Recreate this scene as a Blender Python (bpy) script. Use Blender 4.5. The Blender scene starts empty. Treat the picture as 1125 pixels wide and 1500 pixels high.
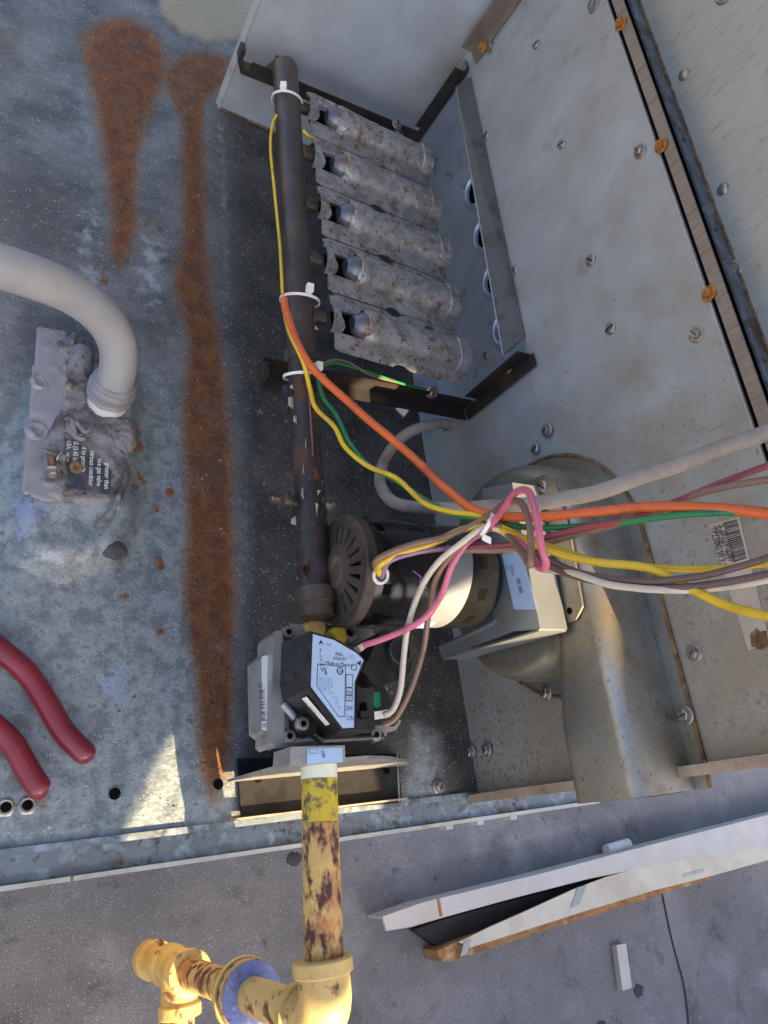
import bpy, bmesh, math, random
import numpy as np
from mathutils import Vector, Matrix, noise as mnoise

random.seed(7)
scene = bpy.context.scene
COL = scene.collection
H = 0.6                                   # camera height above the pan floor, metres
FPX = 1090.0                              # focal length in photo pixels (photo 1125 x 1500)
RIGHT = Vector((.8590, -.1183, .4980)); DOWN = Vector((.0915, -.9217, -.3769)); FWD = Vector((.5039, .3696, -.7810))

# ------------------------------------------------------------------ camera
cam = bpy.data.cameras.new('camera'); camo = bpy.data.objects.new('camera', cam); COL.objects.link(camo)
cam.sensor_fit = 'VERTICAL'; cam.sensor_height = 36; cam.lens = 36*FPX/1500
cam.clip_start = .01; cam.clip_end = 500
camo.matrix_world = Matrix(((RIGHT.x, -DOWN.x, -FWD.x, 0), (RIGHT.y, -DOWN.y, -FWD.y, 0), (RIGHT.z, -DOWN.z, -FWD.z, H), (0, 0, 0, 1)))
scene.camera = camo
# ------------------------------------------------------------------ sky, sun, exposure
SUN_TRAVEL = Vector((-.20, .95, -.76)).normalized()          # the way the sunlight travels
SUN_EL = math.asin(-SUN_TRAVEL.z); SUN_AZ = math.atan2(-SUN_TRAVEL.x, -SUN_TRAVEL.y)
w = bpy.data.worlds.new('World'); scene.world = w; w.use_nodes = True
nt = w.node_tree; nt.nodes.clear()
so = nt.nodes.new('ShaderNodeOutputWorld'); bg = nt.nodes.new('ShaderNodeBackground'); sky = nt.nodes.new('ShaderNodeTexSky')
sky.sky_type = 'NISHITA'; sky.sun_disc = False; sky.sun_elevation = SUN_EL; sky.sun_rotation = SUN_AZ; sky.dust_density = 4; sky.air_density = .65; sky.ozone_density = .6
bg.inputs['Strength'].default_value = 0.11
nt.links.new(sky.outputs[0], bg.inputs[0]); nt.links.new(bg.outputs[0], so.inputs[0])
sl = bpy.data.lights.new('sun', 'SUN'); sl.energy = 5.0; sl.angle = math.radians(.35); sl.color = (1, .74, .43)
slo = bpy.data.objects.new('sun', sl); COL.objects.link(slo); slo.location = (-2, 0, 3)
slo.rotation_euler = SUN_TRAVEL.to_track_quat('-Z', 'Y').to_euler()
vs = scene.view_settings; vs.view_transform = 'Standard'; vs.look = 'None'; vs.gamma = 1; vs.use_curve_mapping = False
vs.exposure = 2.0
scene.cycles.max_bounces = 8

# ------------------------------------------------------------------ measuring helpers
def P(px, py, X=None, Y=None, Z=None):
    """photo position -> point of the place on a known plane"""
    v = RIGHT*(px-562.5) + DOWN*(py-750) + FWD*FPX
    t = X/v.x if X is not None else (Y/v.y if Y is not None else (Z-H)/v.z)
    return Vector((0, 0, H)) + v*t
def proj(x, y, z):
    d = (x, y, z-H)
    r = RIGHT.x*d[0]+RIGHT.y*d[1]+RIGHT.z*d[2]; dn = DOWN.x*d[0]+DOWN.y*d[1]+DOWN.z*d[2]; f = FWD.x*d[0]+FWD.y*d[1]+FWD.z*d[2]
    return 562.5+FPX*r/f, 750+FPX*dn/f

# ------------------------------------------------------------------ materials
MATS = {}
def mat(name, base, rough=.5, metal=0., layers=(), bump=None, spec=.5, attr=None, rnd=0., coat=0.):
    """layers: (colour, scale, threshold, softness, stretch(x,y,z), rough)"""
    m = bpy.data.materials.new(name); m.use_nodes = True; n = m.node_tree; N = n.nodes; L = n.links
    b = N['Principled BSDF']; b.inputs['Roughness'].default_value = rough; b.inputs['Metallic'].default_value = metal
    b.inputs['Specular IOR Level'].default_value = spec; b.inputs['Coat Weight'].default_value = coat
    tc = N.new('ShaderNodeTexCoord'); col = None
    rgb = N.new('ShaderNodeRGB'); rgb.outputs[0].default_value = (*base, 1); col = rgb.outputs[0]
    ro = N.new('ShaderNodeValue'); ro.outputs[0].default_value = rough; rg = ro.outputs[0]
    # gentle overall unevenness
    nz = N.new('ShaderNodeTexNoise'); nz.inputs['Scale'].default_value = 22; nz.inputs['Detail'].default_value = 6
    L.new(tc.outputs['Object'], nz.inputs['Vector'])
    hs = N.new('ShaderNodeHueSaturation'); mr = N.new('ShaderNodeMapRange')
    mr.inputs[1].default_value = .3; mr.inputs[2].default_value = .7; mr.inputs[3].default_value = .90; mr.inputs[4].default_value = 1.09
    L.new(nz.outputs[0], mr.inputs[0]); L.new(mr.outputs[0], hs.inputs['Value']); L.new(col, hs.inputs['Color']); col = hs.outputs[0]
    for k, ly in enumerate(layers):
        c, sc, th, sf = ly[:4]; st = ly[4] if len(ly) > 4 else (1, 1, 1); rr = ly[5] if len(ly) > 5 else rough
        mp = N.new('ShaderNodeMapping'); mp.inputs['Scale'].default_value = st; mp.inputs['Location'].default_value = (k*3.7+len(MATS)*.91, k*1.9, k*.7)
        L.new(tc.outputs['Object'], mp.inputs[0])
        t = N.new('ShaderNodeTexNoise'); t.inputs['Scale'].default_value = sc; t.inputs['Detail'].default_value = 7; t.inputs['Roughness'].default_value = .62
        L.new(mp.outputs[0], t.inputs['Vector'])
        r = N.new('ShaderNodeMapRange'); r.inputs[1].default_value = th-sf; r.inputs[2].default_value = th+sf; L.new(t.outputs[0], r.inputs[0])
        mx = N.new('ShaderNodeMix'); mx.data_type = 'RGBA'; L.new(r.outputs[0], mx.inputs[0]); L.new(col, mx.inputs[6]); mx.inputs[7].default_value = (*c, 1); col = mx.outputs[2]
        mf = N.new('ShaderNodeMix'); L.new(r.outputs[0], mf.inputs[0]); L.new(rg, mf.inputs[2]); mf.inputs[3].default_value = rr; rg = mf.outputs[0]
    L.new(col, b.inputs['Base Color']); L.new(rg, b.inputs['Roughness'])
    if bump:
        t = N.new('ShaderNodeTexNoise'); t.inputs['Scale'].default_value = bump[0]; t.inputs['Detail'].default_value = 8
        mp = N.new('ShaderNodeMapping'); mp.inputs['Scale'].default_value = bump[2] if len(bump) > 2 else (1, 1, 1)
        L.new(tc.outputs['Object'], mp.inputs[0]); L.new(mp.outputs[0], t.inputs['Vector'])
        bp = N.new('ShaderNodeBump'); bp.inputs['Strength'].default_value = bump[1]; bp.inputs['Distance'].default_value = .002
        L.new(t.outputs[0], bp.inputs['Height']); L.new(bp.outputs[0], b.inputs['Normal'])
    MATS[name] = m; return m

RUST = (.20, .075, .02); DRUST = (.07, .028, .015); DIRT = (.10, .075, .05)
m_wall = mat('galvanised_wall', (.405, .425, .42), .45, .3, [((.37, .37, .345), 7, .58, .14, (1, 2.2, .5)), ((.20, .17, .13), 85, .70, .05, (1, 2.5, .7), .7), ((.26, .23, .18), 26, .70, .10, (1, 1, 1), .6)], (130, .12))
def grime(m):
    N = m.node_tree.nodes; L = m.node_tree.links; b = N['Principled BSDF']; src = b.inputs['Base Color'].links[0].from_socket
    tc = N.new('ShaderNodeTexCoord'); sp = N.new('ShaderNodeSeparateXYZ'); L.new(tc.outputs['Object'], sp.inputs[0])
    mp = N.new('ShaderNodeMapping'); mp.inputs['Scale'].default_value = (1, .9, 1.05); L.new(tc.outputs['Object'], mp.inputs[0])
    def nz(sc):
        t = N.new('ShaderNodeTexNoise'); t.inputs['Scale'].default_value = sc; t.inputs['Detail'].default_value = 8; t.inputs['Roughness'].default_value = .68; L.new(mp.outputs[0], t.inputs['Vector']); return t.outputs[0]
    g = N.new('ShaderNodeMapRange'); g.inputs[1].default_value = .42; g.inputs[2].default_value = -.02; g.inputs[3].default_value = -.10; g.inputs[4].default_value = .10; L.new(sp.outputs[1], g.inputs[0])
    for sc, c, th, sf in ((22, (.33, .30, .24), .55, .16), (240, (.20, .16, .11), .645, .06), (9, (.33, .29, .22), .60, .10)):
        a = N.new('ShaderNodeMath'); a.operation = 'ADD'; L.new(nz(sc), a.inputs[0]); L.new(g.outputs[0], a.inputs[1])
        r = N.new('ShaderNodeMapRange'); r.inputs[1].default_value = th-sf; r.inputs[2].default_value = th+sf; L.new(a.outputs[0], r.inputs[0])
        x = N.new('ShaderNodeMix'); x.data_type = 'RGBA'; L.new(r.outputs[0], x.inputs[0]); L.new(src, x.inputs[6]); x.inputs[7].default_value = (*c, 1); src = x.outputs[2]
    L.new(src, b.inputs['Base Color'])
grime(m_wall)
m_wall2 = mat('weathered_wall', (.43, .43, .395), .5, .2, [((.43, .40, .33), 14, .56, .18, (1, 4, .8), .6), ((.30, .26, .19), 60, .66, .10, (1, 3, 1.2), .8)], (90, .3, (1, 4, .7)))
m_div = mat('divider_steel', (.52, .59, .65), .36, .3, [((.38, .36, .31), 7, .6, .14), ((.10, .09, .08), 160, .74, .03)], (110, .06))
m_blow = mat('blower_steel', (.38, .385, .36), .33, .8, [((.33, .30, .22), 16, .53, .12, (1, 1, 1), .5), ((.26, .21, .14), 45, .62, .12, (1, 1, 1), .6), ((.13, .10, .07), 280, .65, .05, (1, 1, 1), .8)], (150, .1))
m_brk = mat('bracket_zinc', (.38, .41, .42), .34, .7, [((.33, .31, .27), 30, .62, .1)], (160, .05))
m_dark = mat('sooty_steel', (.045, .042, .040), .5, .5, [((.12, .085, .055), 30, .6, .12), (DRUST, 80, .66, .06)], (140, .25))
m_shield = mat('grey_shield', (.17, .17, .165), .5, .5, [((.11, .09, .07), 40, .6, .1)], (140, .1))
m_pipe = mat('black_iron', (.055, .045, .040), .42, .3, [((.10, .07, .05), 26, .55, .12), (DRUST, 70, .66, .06)], (160, .25))
m_pipe_rust = mat('flaking_iron', (.035, .030, .028), .36, .2, [((.10, .045, .025), 22, .56, .06, (1, 1, 1), .7), (RUST, 45, .63, .06, (1, 1, 1), .8), ((.55, .47, .40), 60, .75, .02)], (90, .8))
m_burn = mat('burner_steel', (.40, .40, .40), .45, .5, [((.27, .255, .24), 60, .52, .08, (1, 1, 1), .6), ((.24, .14, .085), 90, .595, .05, (1, 1, 1), .8), ((.10, .06, .04), 210, .63, .05, (1, 1, 1), .9), ((.54, .53, .52), 160, .64, .08)], (600, .2))
m_lipr = mat('scaled_lip', (.42, .33, .26), .6, .2, [((.22, .12, .07), 160, .55, .08)], (400, .5))
m_thr = mat('throat_steel', (.17, .175, .19), .32, .6, [((.30, .17, .09), 60, .6, .1)], (120, .15))
m_hx = mat('exchanger_steel', (.52, .58, .66), .34, .6, [((.36, .30, .18), 14, .64, .08, (1, 1, 1), .6), ((.10, .10, .11), 40, .66, .06)], (60, .15))
m_strip = mat('scratched_strip', (.30, .255, .215), .40, .6, [((.38, .335, .285), 90, .60, .10, (1, 6, .35)), ((.20, .16, .125), 60, .62, .10, (1, 5, .4))], (120, .25, (1, 6, .5)))
m_rail = mat('tan_rail', (.36, .27, .19), .6, .1, [((.24, .14, .08), 40, .6, .08), ((.45, .37, .29), 30, .6, .1)], (120, .25))
m_rust = mat('orange_rust', (.36, .13, .025), .85, 0, [((.52, .24, .05), 300, .55, .08), (DRUST, 240, .66, .06)], (500, .8))
m_rustedge = mat('brown_rust_edge', (.22, .13, .06), .85, 0, [((.10, .055, .025), 90, .52, .1), ((.36, .25, .13), 120, .62, .06)], (300, .8))
m_screw = mat('screw_zinc', (.40, .375, .34), .34, .8, [((.28, .2, .12), 260, .6, .1)], None)
m_yel = mat('yellow_pipe_paint', (.60, .43, .15), .5, 0, [((.46, .29, .09), 26, .56, .10), ((.14, .055, .03), 70, .60, .04, (1, .7, .7), .85), ((.05, .03, .025), 80, .70, .03, (1, 1, 1), .9), ((.66, .52, .22), 60, .67, .05)], (140, .3))
m_yelrust = mat('worn_yellow_paint', (.58, .38, .12), .55, 0, [((.40, .17, .05), 26, .50, .07), ((.62, .46, .16), 50, .6, .05), ((.07, .03, .03), 110, .53, .05, (1.2, .55, 1.2), .9), ((.16, .06, .025), 75, .63, .05, (1, 1, 1), .9)], (140, .6))
m_yelclean = mat('bright_yellow_paint', (.58, .43, .03), .4, 0, [((.10, .08, .05), 95, .56, .06, (1, 1, 1), .8), ((.32, .20, .03), 40, .62, .06)], (140, .2))
m_teflon = mat('thread_tape', (.74, .78, .62), .5, 0, [((.5, .58, .35), 60, .6, .1)], (220, .3))
m_union = mat('blue_sealant', (.16, .20, .42), .5, 0, [((.30, .33, .48), 70, .58, .08), ((.16, .09, .05), 90, .62, .05), ((.05, .045, .05), 160, .64, .05)], (220, .8))
m_black = mat('black_plastic', (.018, .018, .019), .36, 0, [((.05, .046, .04), 60, .64, .1, (1, 1, 1), .6)], (200, .05))
m_cast = mat('zinc_casting', (.40, .40, .38), .42, .6, [((.28, .27, .25), 60, .6, .1)], (260, .12))
m_label = mat('blue_label', (.42, .57, .76), .32, .1)
m_white = mat('white_paper', (.78, .77, .73), .5, 0, [((.6, .57, .5), 60, .66, .08)])
m_wlabel = mat('muted_label', (.15, .165, .18), .5, 0, [((.11, .11, .11), 60, .6, .1)])  # label white lowered and cooled to offset the warm sun
m_ink = mat('black_ink', (.03, .035, .05), .6)
m_inkgrey = mat('grey_ink', (.22, .32, .46), .6)
m_motor = mat('black_motor_shell', (.010, .010, .010), .20, .3, [((.03, .026, .02), 50, .70, .1, (1, 1, 1), .5), ((.3, .28, .25), 420, .75, .02)], (160, .06))
m_bell = mat('dusty_end_bell', (.085, .065, .048), .62, .3, [((.045, .035, .03), 60, .55, .1), ((.24, .12, .07), 50, .66, .06)], (260, .5))
m_void = mat('dark_opening', (.006, .006, .006), .95, spec=0)
m_hose = mat('grey_conduit_jacket', (.31, .315, .325), .42, 0, [((.36, .34, .31), 30, .6, .12)], (110, .1))
m_pvc = mat('white_connector', (.66, .66, .66), .55, 0, [((.45, .38, .26), 40, .64, .08)], (160, .3))
m_tape = mat('grey_wrap', (.25, .25, .27), .45, 0, [((.17, .155, .14), 40, .6, .1)], (90, .5))
m_mastic = mat('duct_mastic', (.22, .21, .215), .55, 0, [((.09, .085, .085), 40, .53, .05), ((.30, .26, .22), 60, .61, .05), ((.05, .045, .04), 150, .62, .05)], (220, .6))
m_sticker = mat('slate_sticker', (.035, .045, .058), .45, 0, [((.12, .11, .10), 50, .62, .08)])
m_red = mat('red_dipped_grip', (.20, .018, .028), .34, 0, [((.13, .012, .02), 30, .55, .12), ((.30, .1, .1), 300, .74, .03)], (60, .08), coat=.2)
m_steel = mat('tool_steel', (.3, .3, .3), .35, .9)
m_leaf = mat('dry_leaf', (.20, .09, .035), .8, 0, [((.08, .035, .02), 200, .55, .1)], (300, .6))
m_chip = mat('dark_chip', (.06, .055, .055), .7, 0, (), (300, .6))
m_door = mat('white_door_paint', (.52, .50, .47), .45, 0, [((.5, .46, .38), 12, .58, .12), ((.3, .25, .2), 120, .72, .04)], (60, .08))
m_cream = mat('sunlit_door_paint', (.60, .55, .45), .45, 0, [((.46, .40, .30), 12, .58, .12), ((.3, .22, .14), 90, .70, .05)], (60, .1))  # door white made warmer and brighter: sunlight put into the colour
m_insul = mat('brown_insulation', (.36, .19, .07), .9, 0, [((.22, .10, .04), 60, .55, .1), ((.50, .36, .2), 40, .62, .08)], (200, .8))
m_foil = mat('grey_tape', (.33, .35, .34), .4, .4)
m_bluegrey = mat('galvanised_ledge', (.15, .185, .21), .5, .2, [((.12, .085, .055), 30, .60, .08, (1, 1, 1), .8), ((.06, .05, .04), 120, .62, .06, (1, 1, 1), .8), ((.27, .33, .37), 70, .58, .08)], (160, .3))
m_lip = mat('worn_lip', (.42, .42, .39), .5, .1, [((.36, .28, .18), 50, .62, .08)], (160, .3))
m_soot_plate = mat('sooty_bracket', (.045, .058, .07), .7, 0, spec=.12, layers= [((.022, .021, .02), 14, .36, .08, (1, 1, 1), .8), ((.014, .013, .012), 70, .54, .08, (1, 1, 1), .8)], bump=(120, .4))
m_green = mat('green_plastic', (.01, .22, .09), .3)
def wm(n, c): return mat(n, c, .38, 0, [(tuple(v*.62 for v in c), 45, .62, .1)], (200, .05))
w_or = wm('orange_wire', (.66, .13, .025)); w_ye = wm('yellow_wire', (.70, .47, .02)); w_gr = wm('green_wire', (.02, .20, .06))
w_br = wm('brown_wire', (.22, .13, .085)); w_dk = wm('dark_brown_wire', (.13, .075, .065)); w_pk = wm('pink_wire', (.62, .15, .23))
w_wh = wm('cream_wire', (.58, .50, .40)); w_ma = wm('maroon_wire', (.28, .05, .055)); w_mv = wm('mauve_wire', (.30, .17, .26))
w_pu = wm('violet_ink', (.30, .08, .42)); w_con = mat('beige_cable', (.43, .38, .33), .55, 0, [((.26, .21, .17), 30, .55, .12)], (160, .2))
m_tie = mat('white_nylon', (.80, .79, .76), .4)
m_copper = mat('copper_tube', (.24, .12, .09), .5, .5)

def pan_material():
    m = bpy.data.materials.new('stained_pan'); m.use_nodes = True; n = m.node_tree; N = n.nodes; L = n.links; b = N['Principled BSDF']
    tc = N.new('ShaderNodeTexCoord')
    def nz(scale, detail=7, rough=.62, st=(1, 1, 1), off=0):
        mp = N.new('ShaderNodeMapping'); mp.inputs['Scale'].default_value = st; mp.inputs['Location'].default_value = (off, off*.6, 0); L.new(tc.outputs['Object'], mp.inputs[0])
        t = N.new('ShaderNodeTexNoise'); t.inputs['Scale'].default_value = scale; t.inputs['Detail'].default_value = detail; t.inputs['Roughness'].default_value = rough
        L.new(mp.outputs[0], t.inputs['Vector']); return t.outputs[0]
    def rng(s, a, bb, c=0, d=1):
        r = N.new('ShaderNodeMapRange'); r.inputs[1].default_value = a; r.inputs[2].default_value = bb; r.inputs[3].default_value = c; r.inputs[4].default_value = d; L.new(s, r.inputs[0]); return r.outputs[0]
    def math_(op, a, bb):
        k = N.new('ShaderNodeMath'); k.operation = op
        for i, s in enumerate((a, bb)):
            if hasattr(s, 'is_linked') or hasattr(s, 'links'): L.new(s, k.inputs[i])
            else: k.inputs[i].default_value = s
        return k.outputs[0]
    def mix(f, a, c):
        x = N.new('ShaderNodeMix'); x.data_type = 'RGBA'; L.new(f, x.inputs[0])
        for i, s in ((6, a), (7, c)):
            if isinstance(s, tuple): x.inputs[i].default_value = (*s, 1)
            else: L.new(s, x.inputs[i])
        return x.outputs[2]
    def at(name):
        a = N.new('ShaderNodeAttribute'); a.attribute_name = name; return a.outputs['Fac']
    def edge(a, noise, amp, w): return rng(math_('ADD', a, math_('MULTIPLY', math_('SUBTRACT', noise, .5), amp)), .5-w, .5+w)
    n1 = nz(18); n2 = nz(75, off=3); n3 = nz(300, 4, .6, off=7); n4 = nz(40, off=5, st=(2.2, .6, 1))
    col = mix(rng(n1, .38, .64), (.085, .09, .088), (.20, .21, .205))
    blue = mix(rng(n2, .40, .62), (.14, .175, .19), (.30, .355, .37))
    col = mix(edge(at('blue'), n1, 1.3, .32), col, blue)
    col = mix(rng(n2, .58, .72), col, (.075, .075, .072))
    col = mix(edge(at('beige'), n2, .5, .2), col, (.34, .29, .18))
    col = mix(edge(at('pale'), n2, 1.5, .16), col, (.36, .39, .41))
    col = mix(math_('MULTIPLY', edge(at('violet'), nz(170, off=2), 2.6, .12), .8), col, (.26, .31, .47))
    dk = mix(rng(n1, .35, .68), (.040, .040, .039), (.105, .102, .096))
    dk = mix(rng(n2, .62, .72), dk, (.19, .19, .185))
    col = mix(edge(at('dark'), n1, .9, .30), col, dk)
    ru = mix(rng(n2, .36, .66), (.12, .042, .014), (.27, .105, .026)); ru = mix(rng(n4, .56, .7), ru, (.30, .125, .028)); ru = mix(rng(n3, .58, .68), ru, (.06, .026, .015))
    ru = mix(rng(nz(26, off=11), .56, .68), ru, (.12, .075, .055))
    streak = nz(60, 6, .65, (3.2, .5, 1), 13)
    rf = math_('MULTIPLY', edge(at('rust'), math_('ADD', math_('MULTIPLY', n2, .6), math_('MULTIPLY', n3, .4)), 1.2, .30), rng(math_('ADD', math_('MULTIPLY', n1, .6), math_('MULTIPLY', n3, .4)), .34, .48, .55, 1))
    halo = edge(math_('ADD', at('rust'), .22), n1, .9, .4)
    col = mix(math_('MULTIPLY', halo, .5), col, (.16, .125, .07))
    core = edge(math_('SUBTRACT', at('rust'), .30), n1, .8, .25)
    ru = mix(math_('MULTIPLY', core, .30), ru, (.085, .045, .03))
    col = mix(rf, col, ru)
    # grit: pale and dark grains
    vo = N.new('ShaderNodeTexVoronoi'); vo.inputs['Scale'].default_value = 420; L.new(tc.outputs['Object'], vo.inputs['Vector'])
    gr = math_('MULTIPLY', rng(vo.outputs['Distance'], .30, .16), rng(nz(120, 3, off=1), .47, .60))
    gr = math_('MULTIPLY', gr, rng(rf, 0, 1, .85, .22))
    col = mix(gr, col, (.50, .52, .53))
    gd = math_('MULTIPLY', rng(n3, .60, .66), rng(nz(33, 3, off=9), .45, .6)); col = mix(math_('MULTIPLY', gd, .6), col, (.05, .045, .04))
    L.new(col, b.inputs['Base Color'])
    L.new(rng(rf, 0, 1, .46, .85), b.inputs['Roughness']); b.inputs['Metallic'].default_value = .15
    bp = N.new('ShaderNodeBump'); bp.inputs['Strength'].default_value = .55; bp.inputs['Distance'].default_value = .0015
    L.new(math_('ADD', math_('ADD', n3, math_('MULTIPLY', n2, .8)), math_('MULTIPLY', gr, .7)), bp.inputs['Height']); L.new(bp.outputs[0], b.inputs['Normal'])
    return m
m_pan = pan_material()

# ------------------------------------------------------------------ mesh helpers
def link(o, parent=None):
    COL.objects.link(o)
    if parent:
        o.parent = parent; o.matrix_parent_inverse = PW(parent).inverted()
    return o
WORLD = {}
def PW(o): return WORLD.get(o.name, Matrix())
def thing(name, label, cat, base, group=None):
    o = bpy.data.objects.new(name, None); COL.objects.link(o); o.location = base; o.empty_display_size = .02
    WORLD[o.name] = Matrix.Translation(base); o['label'] = label; o['category'] = cat
    if group: o['group'] = group
    return o
def obj(name, bm, m, parent=None, smooth=False, bevel=0, angle=40, seg=2):
    me = bpy.data.meshes.new(name)
    if bevel:
        bmesh.ops.bevel(bm, geom=[e for e in bm.edges if len(e.link_faces) == 2 and e.calc_face_angle(0) > math.radians(25)], offset=bevel, segments=seg, affect='EDGES', clamp_overlap=True)
    bmesh.ops.recalc_face_normals(bm, faces=bm.faces)
    bm.to_mesh(me); bm.free(); me.materials.append(m)
    if smooth: me.shade_smooth(); me.set_sharp_from_angle(angle=math.radians(angle))
    return link(bpy.data.objects.new(name, me), parent)
def solo(o, label, cat, group=None):
    o['label'] = label; o['category'] = cat
    if group: o['group'] = group
    return o
def B(): return bmesh.new()
def box(bm, lo, hi):
    x0, y0, z0 = lo; x1, y1, z1 = hi
    v = [bm.verts.new(p) for p in ((x0,y0,z0),(x1,y0,z0),(x1,y1,z0),(x0,y1,z0),(x0,y0,z1),(x1,y0,z1),(x1,y1,z1),(x0,y1,z1))]
    for f in ((0,3,2,1),(4,5,6,7),(0,1,5,4),(1,2,6,5),(2,3,7,6),(3,0,4,7)): bm.faces.new([v[i] for i in f])
    return bm
def loft(bm, rings, cap=True):
    R = [[bm.verts.new(p) for p in r] for r in rings]; n = len(R[0])
    for a, b in zip(R, R[1:]):
        for i in range(n): bm.faces.new((a[i], a[(i+1) % n], b[(i+1) % n], b[i]))
    if cap: bm.faces.new(R[0][::-1]); bm.faces.new(R[-1])
    return bm
def slab(bm, pts, off):
    """polygon of 3-D points given thickness by an offset vector"""
    off = Vector(off); return loft(bm, [[Vector(p) for p in pts], [Vector(p)+off for p in pts]])
def frame(d):
    d = Vector(d).normalized(); a = Vector((0, 0, 1)) if abs(d.z) < .9 else Vector((0, 1, 0))
    u = d.cross(a).normalized(); return d, u, d.cross(u)
def rings(bm, base, axis, prof, n=24, cap=True):
    """lathe: prof = [(distance along axis, radius)...]"""
    d, u, v = frame(axis); base = Vector(base)
    return loft(bm, [[base+d*s+(u*math.cos(2*math.pi*i/n)+v*math.sin(2*math.pi*i/n))*max(r, 1e-5) for i in range(n)] for s, r in prof], cap)
def catmull(pts, sub=8):
    pts = [Vector(p) for p in pts]; out = []
    q = [pts[0]*2-pts[1]]+pts+[pts[-1]*2-pts[-2]]
    for i in range(1, len(q)-2):
        a, b, c, d = q[i-1:i+3]
        for k in range(sub):
            t = k/sub; out.append(.5*((2*b)+(c-a)*t+(2*a-5*b+4*c-d)*t*t+(3*b-a-3*c+d)*t**3))
    out.append(pts[-1]); return out
def tube(bm, path, r, n=10, cap=True):
    path = [Vector(p) for p in path]; rs = r if isinstance(r, (list, tuple)) else [r]*len(path)
    t0 = (path[1]-path[0]).normalized(); _, u, v = frame(t0); RR = []
    for i, p in enumerate(path):
        t = (path[min(i+1, len(path)-1)]-path[max(i-1, 0)]).normalized()
        u = (u-t*u.dot(t)).normalized(); v = t.cross(u)
        RR.append([p+(u*math.cos(2*math.pi*k/n)+v*math.sin(2*math.pi*k/n))*rs[i] for k in range(n)])
    return loft(bm, RR, cap)
def torus(bm, c, axis, R, r, n=28, m=8):
    d, u, v = frame(axis); c = Vector(c)
    vs_ = [[bm.verts.new(c+(u*math.cos(a)+v*math.sin(a))*(R+r*math.cos(b))+d*r*math.sin(b)) for b in [2*math.pi*j/m for j in range(m)]] for a in [2*math.pi*i/n for i in range(n)]]
    for i in range(n):
        for j in range(m): bm.faces.new((vs_[i][j], vs_[(i+1) % n][j], vs_[(i+1) % n][(j+1) % m], vs_[i][(j+1) % m]))
    return bm
def text(body, size, m, parent, origin, xd, yd, name='lettering', sx=1.0):
    cu = bpy.data.curves.new('t', 'FONT'); cu.body = body; cu.size = size; cu.extrude = size*.012; cu.resolution_u = 2
    to = bpy.data.objects.new('t', cu); COL.objects.link(to); dg = bpy.context.evaluated_depsgraph_get()
    me = bpy.data.meshes.new_from_object(to.evaluated_get(dg)); bpy.data.objects.remove(to); bpy.data.curves.remove(cu)
    xd = Vector(xd).normalized(); zd = xd.cross(Vector(yd)).normalized(); yd = zd.cross(xd); o = Vector(origin)
    me.transform(Matrix(((xd.x*sx, yd.x, zd.x, o.x), (xd.y*sx, yd.y, zd.y, o.y), (xd.z*sx, yd.z, zd.z, o.z), (0, 0, 0, 1))))
    me.materials.clear(); me.materials.append(m); me.name = name
    return link(bpy.data.objects.new(name, me), parent)
# screws: one mesh of each kind, shared
def screw_mesh(kind):
    bm = B()
    if kind == 'hex':
        rings(bm, (0,0,0), (0,0,1), [(0,.0052),(.0008,.0052),(.0012,.0046)], 20); rings(bm, (0,0,.0010), (0,0,1), [(0,.0036),(.0022,.0036),(.0029,.0029)], 6)
        box(bm, (-.0028,-.0003,.0036), (.0028,.0003,.0040))
    elif kind == 'bump': rings(bm, (0,0,0), (0,0,1), [(0,.0042),(.0010,.0036),(.0016,.0022),(.0018,.0006)], 16)
    else:
        rings(bm, (0,0,0), (0,0,1), [(0,.0042),(.0009,.0041),(.0016,.0030),(.0018,.0004)], 18); box(bm, (-.0033,-.0004,.0012), (.0033,.0004,.00195))
    me = bpy.data.meshes.new(kind); bmesh.ops.recalc_face_normals(bm, faces=bm.faces); bm.to_mesh(me); bm.free(); me.materials.append(m_screw); me.materials.append(m_void)
    for p in list(me.polygons)[-6:]:
        if kind != 'bump': p.material_index = 1
    return me
SCREW = {k: screw_mesh(k) for k in ('hex', 'slot', 'bump')}
def rusty(me):
    c = me.copy(); c.materials[0] = m_rust; c.materials[1] = m_rust; return c
SCREW['rust'] = rusty(SCREW['hex'])
def screw(parent, at, normal, kind='slot', s=1.0):
    o = bpy.data.objects.new('screw', SCREW[kind]); COL.objects.link(o)
    q = Vector(normal).to_track_quat('Z', 'Y').to_matrix().to_4x4() @ Matrix.Rotation(random.uniform(0, 3.1), 4, 'Z') @ Matrix.Rotation(random.uniform(-.1, .1), 4, 'X')
    o.parent = parent; o.matrix_parent_inverse = PW(parent).inverted(); o.matrix_basis = Matrix.Translation(at) @ q @ Matrix.Scale(1.2*s*random.uniform(.92, 1.08), 4)
    return o

WX = .451          # plane of the vertical wall panel
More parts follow.
